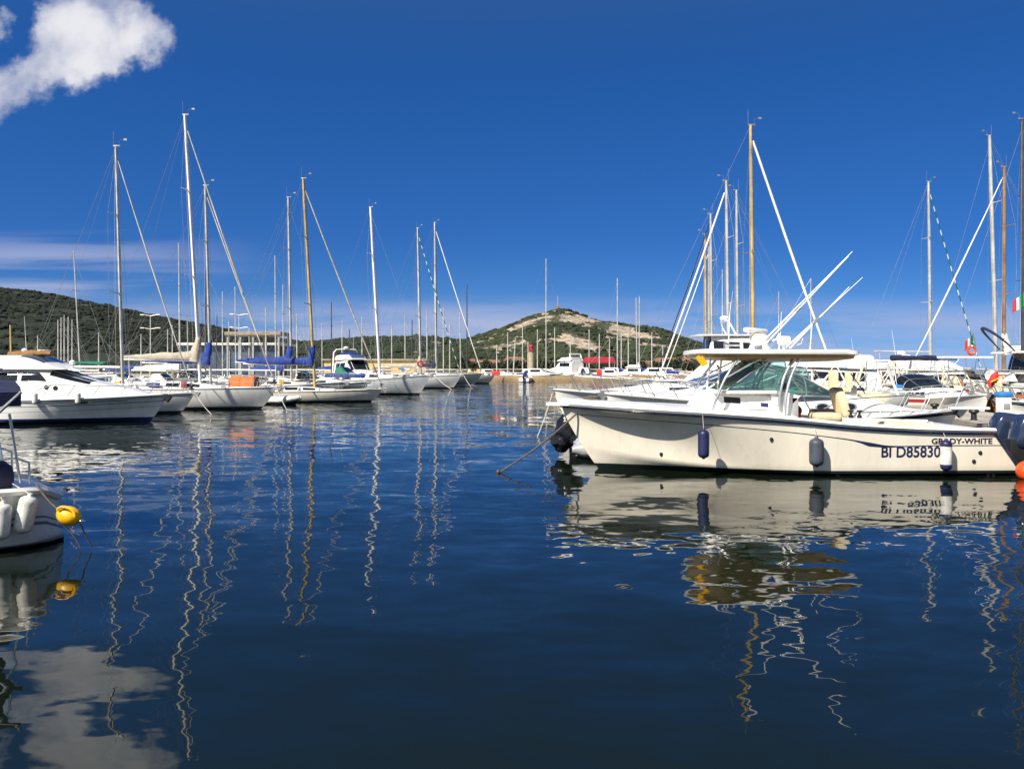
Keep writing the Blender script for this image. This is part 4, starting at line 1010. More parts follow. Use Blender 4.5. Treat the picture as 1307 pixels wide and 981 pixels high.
    if rail: bowrail(Hh, t, .45, .985, 7, .5)
    if engine: outboard(t, -.08, 0, fb[0] + .12, engine, rnd.choice((M_cowl, M_black, M_grey)))
    rg = random.Random(int(bow_px * 3 + D))
    for i in range(3):
        p = Hh.edge(rg.uniform(.05, .4), rg.choice((1, -1)), rg.uniform(.25, .6), .15)
        mkobj(rg.choice(('cool_box', 'gear_bag')), MB().box(p, (.5, .3, .28), b=.06), rg.choice((M_white, M_bluep, M_navyc, M_beige, M_teal2)), t)
    for i in range(frames):    # folded canopy bows, rod racks and ladders leaning over the cockpit
        x, y = L * rg.uniform(.0, .32), B * rg.uniform(-.4, .4); z = zd + rg.uniform(.1, .4); ln = rg.uniform(.6, 1.25); lean = rg.uniform(-.9, .9)
        mkobj('leaning_pole', MB().tube([(x, y, z), (x + lean * ln * .5, y, z + ln * .5), (x + lean * ln, y + rg.uniform(-.2, .2), z + ln * .95)], rg.choice((.016, .025, .04)), 6), rg.choice((M_steel, M_white, M_white, M_black, M_cush)), t)
    bits = (M_white, M_cush, M_bluep, M_navyc, M_teal2, M_red, M_wood, M_steel, M_grey, M_wcan, M_black, M_brown, M_wcan, M_white)
    for i in range(busy):      # loose gear, rods and seats that crowd the cockpits
        x, y = L * rg.uniform(.03, .55), B * rg.uniform(-.36, .36); z = zd + rg.uniform(.0, .35); kd = rg.randrange(7)
        if kd == 0: mkobj('fishing_rod', MB().tube([(x, y, z), (x + rg.uniform(-.3, .3), y + rg.uniform(-.2, .2), z + rg.uniform(.9, 1.8))], [.014, .006], 5), rg.choice((M_black, M_wood, M_steel)), t)
        elif kd == 1: mkobj('seat', MB().box((x, y, z + .1), (.42, .42, .14), b=.05).box((x - .2, y, z + .38), (.10, .42, .48), (0, rg.uniform(-.3, .1), 0), b=.04), rg.choice((M_cush, M_white, M_navyc)), t)
        elif kd == 2: mkobj('gear_bag', MB().box((x, y, z + .12), (rg.uniform(.25, .6), rg.uniform(.2, .4), rg.uniform(.18, .35)), (0, 0, rg.uniform(0, 3)), b=.08), rg.choice(bits), t)
        elif kd == 3: mkobj('folded_frame', MB().tube([(x, B * .38, z), (x - rg.uniform(.2, .7), B * .36, z + rg.uniform(.5, 1.1)), (x - .5, -B * .36, z + rg.uniform(.5, 1.1)), (x, -B * .38, z)], .016, 6), M_steel, t)
        elif kd == 4: folded_canvas((x, y - .4, z + .3), (x + rg.uniform(-.3, .3), y + .5, z + .35), rg.uniform(.08, .16), rg.choice((M_navyc, M_wcan, M_blue, M_beige, M_wcan)), t, 'rolled_cover', n=6, tall=1.1, seed=i)
        elif kd == 5: mkobj('spare_fender', fender_mesh(MB(), (x, y, z + .2), .10, .35), rg.choice((M_fend, M_fend, M_fnavy, M_orp)), t)
        else: mkobj('cowl_cover', MB().box((x, y, z + .25), (.34, .30, .46), (0, rg.uniform(-.4, .4), 0), b=.12), rg.choice((M_black, M_cowl, M_white, M_grey)), t)
    mkobj('anchor', MB().tube([(L - .4, 0, Hh.zs(.96) + .08), (L + .16, 0, Hh.zs(1) + .06)], .03, 6).poly([(L + .02, Hh.zs(1) + .03), (L + .26, Hh.zs(1) + .02), (L + .06, Hh.zs(1) - .22), (L - .05, Hh.zs(1) - .1)], .14, 'Y', -.07), M_wire, t, 30)
    return t, Hh
def far_motor(label, px, D, L, bow=1, yaw=0.0, kind='cabin', hull=None, group='distant motor boats', mat=None):
    rz = (0 if bow == 1 else math.pi) + yaw
    org = Vector((wx(px, D), D, 0)) - Matrix.Rotation(rz, 3, 'Z') @ Vector((L / 2, 0, 0))
    t = thing('motorboat', label, 'motorboat', org, rz, group)
    Hh = Hull(L, L * .34, [(0, L * .12), (.5, L * .135), (1, L * .18)], 'motor', .3, L * .09, .9, -.1, 1.0, full=2.6)
    Hh.build(hull or H_plain, t, 12, 8); Hh.deck(M_deck, t, n=10, m=4)
    z0 = L * .13
    if kind == 'open':
        mkobj('console', MB().box((L * .42, 0, z0 + L * .06), (L * .14, L * .12, L * .14), b=.03), M_white, t)
        mkobj('windscreen', MB().box((L * .47, 0, z0 + L * .17), (.04, L * .11, L * .08), (0, -.4, 0)), M_dgl, t, 0)
        outboard(t, -.05, 0, L * .1 + .1, .8, M_black)
    else:
        hh = L * .17
        c = Cabin(L * .18, L * .86, lambda u: hh * (1 - .6 * sstep(.42, .66, u) - .3 * sstep(.7, 1, u)), lambda u: L * .13 * (1 - .4 * u * u), lambda u: z0 - .05, .36)
        cb = c.build(M_white, t, 'deckhouse', 18, 18)
        for s_ in (1, -1): c.patch(.08, .42, c.vz(.5), c.vz(.84), M_dgl, cb, side=s_, nu=5, nv=3)
        c.patch(.46, .63, .24, .76, M_dgl, cb, 'windscreen', nu=4, nv=6)
        if kind == 'fly':
            c2 = Cabin(L * .2, L * .52, lambda u: L * .06 * (1 - .8 * sstep(.7, 1, u)), lambda u: L * .12, lambda u: z0 + hh - .05, .4)
            c2.build(M_white, t, 'flybridge', 8, 12)
            mkobj('radar_arch', MB().tube([(L * .2, L * .12, z0 + hh), (L * .24, L * .11, z0 + hh + L * .1), (L * .24, -L * .11, z0 + hh + L * .1), (L * .2, -L * .12, z0 + hh)], L * .011, 6), M_white, t)
    if mat: folded_canvas((L * .05, 0, z0 + .35), (L * .38, 0, z0 + .4), L * .06, mat, t, 'canvas_cover', n=6)
    return t
def mooring(label, pts, r=.014, mat=M_rope, sag=0.25, n=12, knot=None):
    a, b = Vector(pts[0]), Vector(pts[-1])
    p = [a.lerp(b, i / n) + Vector((0, 0, -sag * math.sin(math.pi * i / n))) for i in range(n + 1)]
    mb = MB().tube(p, r, 7)
    if knot: mb.ball(knot, .045, 8).ball(Vector(knot) + Vector((.03, .01, -.05)), .04, 8)
    return tag(mkobj('mooring_rope', mb, mat), label, 'rope', 'mooring ropes')
# ------------------------------------------------------------ the walkaround boat in front, right
GX, GD = 9.85, 18.8                                  # world X of its transom, distance of its centreline
H_main = hull_mat('hull_ivory_gloss', (0.79, 0.735, 0.62), [], (0.115, (0.008, 0.016, 0.018)), foul=(0.010, 0.012, 0.014), foul_z=0.06, rough=0.16)
def lp(px, py, y=1.3):
    D = GD - y; return Vector((GX - wx(px, D), y, wz(py, D)))
def band(H, q0, q1, d0, d1, mat, parent, name, n=40, off=0.004, sides=(1, -1)):
    mb = MB()
    for s_ in sides:
        rows = []
        for i in range(n + 1):
            q = lerp(q0, q1, i / n); row = []
            for k in (0, .5, 1):
                p = H.at_depth(q, lerp(d0(q), d1(q), k), s_); row.append(p + Vector((off * .4, s_ * off, 0)))
            rows.append(row)
        mb.grid(rows)
    return mkobj(name, mb, mat, parent, 60)
def lettering(txt, x_left, x_right, z0, z1, hull_obj, parent, mat, bold=0.0, name='lettering', shear=0.0):
    cu = bpy.data.curves.new('lettering', 'FONT'); cu.body = txt; cu.offset = bold; cu.resolution_u = 4; cu.shear = shear
    o = bpy.data.objects.new('lettering', cu); COL.objects.link(o); bpy.context.view_layer.update()
    me = bpy.data.meshes.new_from_object(o.evaluated_get(bpy.context.evaluated_depsgraph_get()))
    bpy.data.objects.remove(o)
    xs = [v.co.x for v in me.vertices]; ys = [v.co.y for v in me.vertices]; a, b, c, d = min(xs), max(xs), min(ys), max(ys)
    bm = bmesh.new(); bm.from_mesh(hull_obj.data); bv = BVHTree.FromBMesh(bm)
    for v in me.vertices:
        x = lerp(x_left, x_right, (v.co.x - a) / (b - a)); z = lerp(z0, z1, (v.co.y - c) / (d - c))
        hit = bv.ray_cast(Vector((x, 6, z)), Vector((0, -1, 0)))[0]
        v.co = (x, (hit.y if hit else 1.3) + 0.006, z)
    bm.free(); me.materials.clear(); me.materials.append(mat)
    t = bpy.data.objects.new(name, me); COL.objects.link(t); t.parent = parent
    return t

def main_boat():
    t = thing('motorboat', 'ivory walkaround fishing boat with hardtop and navy twin outboards, nearest on the right', 'motorboat', (GX, GD, 0), math.pi)
    H = Hull(8.75, 3.0, [(0, .87), (.13, .89), (.31, .97), (.5, 1.12), (.68, 1.23), (.86, 1.31), (1, 1.37)], 'motor', .5, .95, .93, -1.0, 3.1, chine=(.05, .34), full=3.0, cb=.965, fl0=.57, cbf=.78)
    h = H.build(H_main, t, 60, 26)
    H.rail(M_navy, h, .030, .0, name='rub_rail', n=44, out=.012)
    H.rail(M_white, t, .055, 0.0, name='gunwale', n=44, rise=.065, flat=1.3)
    def d0(q): return interp([(0, .235), (.14, .255), (.26, .31), (.30, .27), (.36, .225), (.6, .185), (.95, .16)], q)
    def d1(q): return d0(q) + interp([(0, .016), (.22, .02), (.27, .05), (.305, .085), (.33, .03), (.40, .016), (.95, .012)], q)
    band(H, .0, .965, d0, d1, M_navy, h, 'style_line', 60)
    # fore deck, side decks, cockpit liner and sole
    H.deck(M_white, t, .45, 1.0, drop=-.075, camber=.10, inset=.02, n=26, name='foredeck')
    ln = MB(); sole = .34
    for s_ in (1, -1):
        rows = []; rl = []
        for i in range(19):
            q = lerp(0, .46, i / 18); p = H.P(q, 1); rows.append([Vector((p.x, s_ * (p.y - k), p.z + .08)) for k in (-.02, .13, .27)])
            rl.append([Vector((p.x, s_ * (p.y - .27), p.z + .08)), Vector((p.x, s_ * (p.y - .29), sole))])
        mkobj('side_deck', MB().grid(rows), M_white, t); ln.grid(rl)
    a = H.P(0, 1); ln.grid([[Vector((.35, y, z)) for y in (-1.12, 0, 1.12)] for z in (sole, .90)])
    ln.grid([[Vector((4.0, y, z)) for y in (-1.2, 0, 1.2)] for z in (sole, 1.2)])
    mkobj('cockpit_liner', ln, M_cream, t, 30)
    mkobj('cockpit_sole', MB().grid([[Vector((lerp(.0, 4.05, i / 6), y, sole)) for y in (-1.3, 0, 1.3)] for i in range(7)]), M_deck, t)
    mkobj('transom_cap', MB().box((.18, 0, .91), (.40, 2.5, .07), b=.03), M_white, t)
    mkobj('bow_platform', MB().poly([(7.9, -.30), (7.9, .30), (8.9, .17), (9.06, .12), (9.10, 0), (9.06, -.12), (8.9, -.17)], .07, 'Z', 1.385), M_white, t, 30)
    mkobj('bow_cleat', MB().tube([(8.1, -.12, 1.53), (8.1, .12, 1.53)], .02, 6).box((8.1, 0, 1.49), (.06, .10, .08)), M_steel, t)
    mkobj('transom_corner_trim', MB().tube([H.P(0, j / 10) + Vector((-.012, .012, 0)) for j in range(4, 11)], .035, 8), M_navy, h)
    # cabin trunk with flush window, eyebrow roof
    c = Cabin(4.05, 5.95, lambda u: .50 * (1 - .98 * sstep(.80, 1.0, u)), lambda u: lerp(.98, .84, u), lambda u: H.zs(lerp(4.05, 5.95, u) / 8.75) + .06, .28)
    cb = c.build(M_white, t)
    c.patch(.50, .72, c.vz(.40), c.vz(.74), M_white, cb, 'window_frame', off=.010, nv=3)
    wv = c.patch(.52, .70, c.vz(.45), c.vz(.70), M_dgl, cb, 'window', off=.014, nv=3)
    c.patch(.52, .70, c.vz(.45), c.vz(.70), M_dgl, cb, 'window', off=.014, nv=3, side=-1)
    c.patch(.22, .30, c.vz(.40), c.vz(.56), M_fnavy, cb, 'locker_latch', off=.010, nv=3)
    mkobj('cabin_roof', MB().box((4.95, 0, 1.70), (1.30, 2.02, .07), b=.03), M_white, t)
    mkobj('grab_rail', MB().tube([(4.9, .99, 1.30), (4.9, 1.05, 1.33), (4.55, 1.05, 1.33), (4.55, .99, 1.30)], .014, 6).mirror_y(), M_steel, t)
    # console bulkhead and helm
    mkobj('helm_console', MB().poly([(3.98, .4), (3.98, 1.45), (3.80, 1.62), (4.15, 1.72), (4.40, 1.65), (4.40, .4)], 1.9, 'Y', -.95), M_white, t, 30)
    mkobj('side_console', MB().box((3.92, .86, 1.30), (.16, .18, .62), b=.03), M_grey, t)
    mkobj('steering_wheel', MB().tube([(3.62 + .05 * math.sin(a_), -.35 + .19 * math.cos(a_), 1.42 + .19 * math.sin(a_)) for a_ in [i * math.pi / 10 for i in range(20)]], .014, 6, closed=True).tube([(3.62, -.53, 1.42), (3.62, -.17, 1.42)], .012, 6).tube([(3.85, -.35, 1.40), (3.62, -.35, 1.42)], .03, 6), M_steel, t)
    mkobj('chart_plotter', MB().box((3.93, .30, 1.76), (.06, .36, .24), (0, .3, 0), b=.02), M_black, t)
    mkobj('throttle', MB().box((3.80, -.05, 1.60), (.10, .12, .08), b=.02).tube([(3.78, -.05, 1.62), (3.70, -.05, 1.80)], .018, 6), M_black, t)
    # windscreen: raked front, sides running aft; teal glass in an aluminium frame
    ft, fb_ = [(4.35, .80, 2.36), (4.50, .45, 2.40)], [(5.32, .88, 1.735), (5.55, .45, 1.735)]
    F = [Vector(p) for p in ((4.02, .93, 1.735), (5.32, .90, 1.735), (4.42, .80, 2.34), (4.10, .86, 2.34))]
    def pane(pts, nm='windscreen'):
        ps = [Vector(p) for p in pts]; n = (ps[1] - ps[0]).cross(ps[2] - ps[0]).normalized() * .004
        k = len(ps); vs = [p + n for p in ps] + [p - n for p in ps]
        o = mkobj(nm, MB().add(vs, [tuple(range(k)), tuple(range(k, 2 * k))[::-1]] + [(i, (i + 1) % k, k + (i + 1) % k, k + i) for i in range(k)]), M_teal, t, 0)
        mkobj('frame', MB().tube(ps, .017, 6, closed=True), M_steel, o)
    for s_ in (1, -1):
        S = lambda p: Vector((p[0], p[1] * s_, p[2]))
        pane([S(p) for p in F])
        pane([S((5.34, .88, 1.735)), S((5.62, .32, 1.735)), S((4.66, .32, 2.36)), S((4.44, .79, 2.35))])
    pane([(5.63, .31, 1.735), (5.63, -.31, 1.735), (4.67, -.31, 2.365), (4.67, .31, 2.365)])
    # hardtop with a deep tan liner
    def top_rows(z, ins, n=24):
        out = []
        for i in range(n):
            a_ = 2 * math.pi * i / n; ex = .22
            out.append(Vector((4.22 + (1.70 - ins) * math.copysign(abs(math.cos(a_)) ** ex, math.cos(a_)), (1.12 - ins * .8) * math.copysign(abs(math.sin(a_)) ** ex, math.sin(a_)), z + .02 * math.cos(a_))))
        return out
    mb = MB().grid([top_rows(2.500, .06), top_rows(2.492, .02), top_rows(2.51, 0), top_rows(2.575, .012), top_rows(2.59, .06), top_rows(2.61, .6)], close_v=True)
    mb.f += [tuple(range(120, 144)), tuple(range(24))]; mb.mi += [0, 0]
    ht = mkobj('hardtop', mb, M_white, t, 50)
    mb = MB().grid([top_rows(2.498, .06), top_rows(2.42, .10), top_rows(2.375, .42), top_rows(2.36, .80)], close_v=True); mb.f += [tuple(range(72, 96))]; mb.mi += [0]
    mkobj('liner', mb, M_tan, ht, 40)
    def legs(pts, r=.028):
        return [Vector(p) for p in pts], r
    fr = []
    fr.append([lp(909, 527, 1.08), lp(916, 505, 1.10), lp(926, 482, 1.06), lp(943, 456, .95)])
    fr.append([lp(1002, 530, 1.10), lp(1003, 508, 1.10), lp(1009, 482, 1.05), lp(1021, 456, .92)])
    fr.append([lp(994, 519, 1.02), lp(996, 500, 1.02), lp(1001, 480, .98), lp(1012, 458, .86)])
    for pts in fr:
        for s_ in (1, -1):
            sm = []
            for i in range(13):
                k = i / 12 * 3; j = min(2, int(k)); f = k - j
                p0, p1 = pts[j], pts[j + 1]; pm1 = pts[max(0, j - 1)]; p2 = pts[min(3, j + 2)]
                q = p0 + (p1 - pm1) * .5 * f + (2 * pm1 - 5 * p0 + 4 * p1 - p2) * .5 * f * f + (3 * (p0 - p1) + p2 - pm1) * .5 * f ** 3
                sm.append(Vector((q.x, q.y * s_, q.z)))
            mkobj('top_support', MB().tube(sm, .030, 8), M_steel, t)
    for s_ in (1, -1):
        mkobj('top_brace', MB().tube([Vector((lp(926, 482, 1.06).x, 1.06 * s_, lp(926, 482, 1.06).z)), Vector((4.55, .9 * s_, 2.45))], .018, 6), M_steel, t)
    # boarding ladder to the top, left of the cabin
    a0, a1, b0, b1 = lp(904, 527, .55), lp(907, 458, .55), lp(917, 527, .55), lp(921, 458, .55)
    mb = MB().tube([a0, a0.lerp(a1, .5) + Vector((.05, 0, 0)), a1], .022, 8).tube([b0, b0.lerp(b1, .5) + Vector((.05, 0, 0)), b1], .022, 8)
    for k in (.15, .36, .57, .78): mb.tube([a0.lerp(a1, k) + Vector((.04, 0, 0)), b0.lerp(b1, k) + Vector((.04, 0, 0))], .016, 6)
    mkobj('ladder', mb, M_white, t)
    mkobj('rolled_strap', MB().tube([lp(890, 455, .9), lp(899, 466, .9)], .05, 8).tube([lp(895, 455, .9), lp(902, 465, .9)], .035, 8), M_yel, t)
    # gear on the top: radar, searchlight, aerials, outrigger poles
    rd = mkobj('radar_pedestal', MB().lathe([(.001, 0), (.24, 0), (.18, .10), (.20, .14), (.20, .26), (.14, .32), (.001, .33)], (4.42, .1, 2.63), 18), M_white, t)
    mkobj('radar_scanner', MB().box((4.50, .1, 3.03), (.62, .16, .11), (0, -.05, .5), b=.05), M_white, rd)
    mkobj('searchlight', MB().lathe([(.001, -.12), (.10, -.12), (.11, .10), (.06, .13), (.001, .13)], (3.95, .3, 2.80), 14, axis='X').tube([(3.95, .3, 2.62), (3.95, .3, 2.72)], .03, 8), M_white, t)
    mkobj('horn', MB().lathe([(.03, 0), (.03, .2), (.08, .34), (.001, .34)], (4.75, -.3, 2.72), 10, axis='X'), M_steel, t)
    for x, y, zz in ((3.55, .8, 3.2), (4.9, -.7, 3.7), (3.7, -.8, 3.5)):
        mkobj('whip_aerial', MB().tube([(x, y, 2.6), (x - .05, y, zz)], [.014, .005], 6), M_white, t)
    for y, bp, tips in ((1.0, (968, 446), ((1088, 321), (1083, 327))), (-1.0, (1002, 441), ((1101, 354), (1084, 366)))):
        b = lp(*bp, y); b.z = 2.66
        for i, tp in enumerate(tips):
            e = lp(*tp, y * 1.15); s0 = b + Vector((-i * .10, .03 * i, 0))
            o = mkobj('outrigger_pole', MB().tube([s0, s0.lerp(e, .4), s0.lerp(e, .42), e], [.021, .018, .014, .008], 7), M_white, t)
            mkobj('collar', MB().tube([s0.lerp(e, .38), s0.lerp(e, .44)], .03, 8), M_steel, o)
            if i == 0: mkobj('outrigger_base', MB().box(s0 - Vector((0, 0, .03)), (.16, .12, .10), b=.03).tube([s0, s0.lerp(e, .14) - Vector((.12, 0, .12)), s0.lerp(e, .26)], .014, 6), M_steel, o)
    # bow rail is absent: only grab hand rails on the foredeck
    # helm seat, cushions, cool box with rod holders, stern bench
    mkobj('helm_seat', MB().box(lp(1052, 531, .3) + Vector((0, 0, .0)), (.58, .52, .16), b=.07).box(lp(1072, 515, .3), (.20, .52, .58), (0, .28, 0), b=.08).box(lp(1070, 540, .3), (.3, .34, .30), b=.04), M_cush, t)
    mkobj('passenger_seat', MB().box(lp(1052, 526, -.55), (.56, .5, .15), b=.06).box(lp(1070, 508, -.55), (.18, .5, .5), (0, .28, 0), b=.07), M_tan, t)
    bx = mkobj('bait_station', MB().box(lp(1093, 538, .9) - Vector((0, 0, .14)), (.46, .4, .44), b=.03), M_white, t)
    for px in (1086, 1097): mkobj('rod_holder', MB().lathe([(.05, 0), (.05, .05), (.025, .06), (.025, .12), (.06, .13), (.06, .16), (.001, .16)], lp(px, 533, .95), 10), M_black, bx)
    mkobj('stern_bench', MB().box(lp(1155, 545, .4) - Vector((0, 0, .10)), (.5, 1.6, .34), b=.06).box((.55, 0, .82), (.34, 1.9, .22), b=.06), M_cush, t)
    mkobj('deck_box', MB().box(lp(1130, 546, .9) - Vector((0, 0, .05)), (.5, .4, .24), b=.03), M_white, t)
    mkobj('gear_bag', MB().ball(lp(1016, 524, .75), .13, 12, sq=(1, .8, .95)), M_black, t); mkobj('towel', MB().box(lp(1017, 531, .78), (.16, .16, .16), b=.05), M_red, t)
    # hull fittings
    for px, py in ((852, 584), (1249, 577), (1241, 588), (983, 560), (1069, 606), (1262, 605), (1269, 605)):
        g = lp(px, py, 1.35); bm = bmesh.new(); bm.from_mesh(h.data); bv = BVHTree.FromBMesh(bm)
        hit = bv.ray_cast(Vector((g.x, 6, g.z)), Vector((0, -1, 0)))[0]; bm.free()
        if hit: mkobj('drain_fitting', MB().lathe([(.001, .0), (.035, .0), (.04, .02), (.02, .03), (.001, .03)], hit - Vector((0, .004, 0)), 12, axis='Y'), M_black, h)
    xl = lambda px: GX - wx(px, GD - 1.36)
    zl = lambda py: wz(py, GD - 1.36)
    lettering('GRADY-WHITE', xl(1186), xl(1265), zl(566), zl(558.6), h, h, M_black, .030, 'maker_lettering')
    lettering('BI D85830', xl(1122), xl(1198), zl(583), zl(568.5), h, h, M_fnavy, .022, 'registration_number')
    for y in (.42, -.42): outboard(t, -1.0, y, .57, 1.30)
    mkobj('swim_platform', MB().box((-.42, 0, .22), (.42, 2.1, .07), b=.03), M_white, t)
    return t, H, h
GT, GH, Gh = main_boat()
bm = bmesh.new(); bm.from_mesh(Gh.data); GBV = BVHTree.FromBMesh(bm); bm.free()
def on_main(px, py, off):
    D = GD - 1.4
    for _ in range(4):
        x, z = GX - wx(px, D), wz(py, D); hit = GBV.ray_cast(Vector((x, 6, z)), Vector((0, -1, 0)))[0]
        y = hit.y if hit else 1.4; D = GD - y - off
    return Vector((wx(px, D), D, wz(py, D)))
def main_fender(label, px, pt, pb, w_, mat, tips=None):
    c0 = on_main(px, (pt + pb) / 2, .12); s_ = FPX / c0.y; r = w_ / 2 / s_; Lh = (pb - pt) / s_ - r * .7
    # hang just clear of the flared side: the rail above is what holds it
    top = on_main(px, 530 + max(0, px - 900) * .062, .03)
    c = Vector((c0.x, min(c0.y - .05, top.y - r * .9), c0.z))
    fender(label, c, r, Lh, mat, (c.x, top.y - .02, top.z), tips, 'fenders along the ivory fishing boat')
main_fender('small navy blue fender hanging near the ivory boat bow', 892, 545, 583, 14, M_fnavy)
main_fender('fat slate grey fender amidships on the ivory boat', 1041, 557, 596, 18, M_fgrey)
main_fender('white fender with navy ends beside the registration number', 1206, 560, 601, 14, M_fend, M_fnavy)
bc = Vector((GX - 8.1, GD, 1.50))
mooring('brown bow line of the ivory boat running down into the water', [(GX - 8.15, GD - .05, 1.47), (wx(636, 17.9), 17.9, .0)], .020, M_rope, .10, 14, (wx(636, 17.9), 17.9, .03))
tag(mkobj('rope_coil', MB().tube([bc + Vector((.17 * math.cos(a), .13 * math.sin(a), -.0 + .006 * a)) for a in [i * .5 for i in range(30)]], .02, 6), M_rope), 'coil of brown rope on the ivory boat bow deck', 'rope')
t = thing('mooring_buoy', 'orange ball buoy floating beside the navy outboards', 'buoy', (wx(1311, 17.0), 17.0, .10))
mkobj('ball', MB().ball((0, 0, 0.05), .21, 18), M_orp, t); mkobj('eye', MB().lathe([(.001, .24), (.05, .24), (.045, .34), (.001, .35)], n=10), M_black, t)

# a tender with a bag-wrapped outboard behind the bow
def tender():
    t = thing('dinghy', 'small dinghy with bin bag wrapped outboard behind the ivory bow', 'dinghy', (wx(741, 21.3), 21.3, 0), 0)
    for s_ in (1, -1):
        mkobj('side_tube', MB().tube([(-.25, s_ * .58, .22), (0, s_ * .58, .22), (1.2, s_ * .58, .24), (1.9, s_ * .40, .32), (2.25, 0.02 * s_, .40)], [.08, .19, .19, .17, .13], 12), M_grey, t)
    mkobj('floor', MB().box((1.0, 0, .10), (2.1, .9, .06)), M_black, t, 0)
    mkobj('transom', MB().box((.02, 0, .30), (.06, .95, .42), b=.02), M_clear, t)
    # crumpled bag: noisy lump, tied at the neck
    def lump(c, sx, sy, sz, seed, mat, nm, amp=.22, n=30):
        mb = MB().ball((0, 0, 0), 1.0, n)
        for i, p in enumerate(mb.v):
            k = noise.noise(p * 2.1 + Vector((seed, 0, 0))) * amp + abs(noise.noise(p * 4.5 + Vector((0, seed, 0)))) * amp * .8
            q = p * (1 + k); mb.v[i] = Vector((q.x * sx, q.y * sy, q.z * sz)) + Vector(c)
        return mkobj(nm, mb, mat, t, 28)
    b = lump((-.30, 0, .66), .34, .30, .42, 3.1, M_bag, 'wrapped_motor'); lump((-.46, 0, .42), .26, .20, .30, 7.7, M_bag, 'bag_skirt'); lump((-.20, 0, 1.00), .22, .2, .13, 5.2, M_clear, 'bag_knot', .3, 20)
    mkobj('motor_leg', MB().poly([(-.30, .5), (-.10, .5), (-.14, -.3), (-.26, -.3)], .12, 'Y', -.06), M_bag, t, 30)
    lump((.04, -.3, .28), .24, .3, .20, 9.4, M_clear, 'plastic_sheet', .3)
tender()

# ------------------------------------------------------------ the small boat at the left edge
class RoundStern(Hull):
    def P(s, q, t, side=1):
        p = Hull.P(s, q, t, side); k = 1 - max(0.0, 1 - q / .12) ** 2.2 * .42
        return Vector((p.x, p.y * k, p.z))
def corner_boat():
    ang = math.atan2(-.6, -.8); t = thing('motorboat', 'small grey white boat with navy canopy cut off at the lower left edge', 'motorboat', (-6.09, 11.27, 0), ang)
    inv = (Matrix.Translation(Vector((-6.09, 11.27, 0))) @ Matrix.Rotation(ang, 4, 'Z')).inverted()
    W = lambda px, py, D: inv @ Vector((wx(px, D), D, wz(py, D)))
    H = RoundStern(5.2, 2.0, [(0, .56), (.03, .66), (.08, .70), (.3, .72), (.6, .80), (1, .95)], 'motor', .3, .6, .90, -.12, .7, chine=(.05, .5), cb=.88)
    h = H.build(hull_mat('hull_small', (0.66, 0.66, 0.64), [(.30, .325, (.16, .17, .20)), (.37, .41, (.13, .14, .18))], (0.07, (.3, .3, .3)), foul_z=.03), t, 30, 16)
    H.rail(M_white, h, .05, 0.0, rise=.02, name='gunwale', flat=1.3)
    H.deck(M_white, t, drop=.0, camber=.06)
    mkobj('cockpit_seat', MB().box((.75, .25, .86), (.5, .9, .34), b=.12), M_navyc, t)
    mkobj('console', MB().box((2.2, 0, 1.0), (.5, .7, .7), b=.08), M_white, t)
    # canopy on poles
    c0 = W(27, 494, 10.25); c1 = W(24, 508, 10.2)
    zt = c0.z; yy = c0.y
    rows = []
    for i in range(8):
        x = lerp(c0.x, c0.x + 1.9, i / 7); rows.append([Vector((x, k, z_)) for k, z_ in ((yy, zt - .20), (yy + .01, zt - .06), (yy - .07, zt + .0), (yy * .4, zt + .07), (-yy * .4, zt + .07), (-yy + .07, zt), (-yy - .01, zt - .06), (-yy, zt - .2))])
    mb = MB().grid(rows); mb.grid([[p - Vector((0, 0, .03)) for p in r_] for r_ in rows])
    cv = mkobj('canopy', mb, M_navyc, t, 40)
    for s_ in (1, -1):
        S = lambda p: Vector((p.x, p.y * s_, p.z))
        mkobj('canopy_pole', MB().tube([S(W(12, 528, 10.2)), S(W(26, 616, 10.35))], .016, 8), M_steel, t)
        mkobj('canopy_strut', MB().tube([S(W(27, 500, 10.25)), S(W(-26, 548, 10.0))], .022, 8), M_steel, t)
        mkobj('stern_rail', MB().tube([S(W(-20, 588, 10.1)), S(W(22, 585, 10.3)), S(W(37, 590, 10.4)), S(W(38, 617, 10.4))], .014, 8), M_steel, t)
    return H, inv, W
CH, CINV, CW = corner_boat()
def P3(px, py, D): return Vector((wx(px, D), D, wz(py, D)))
fender('big white fender tilted on the small boat at lower left', P3(33, 656, 10.16), .105, .42, M_fend, P3(16, 617, 10.3), tilt=.22, group='white fenders on the small left boat')
fender('white fender half cut by the left picture edge', P3(2, 665, 10.0), .10, .40, M_fend, P3(-6, 620, 10.1), tilt=.08, group='white fenders on the small left boat')
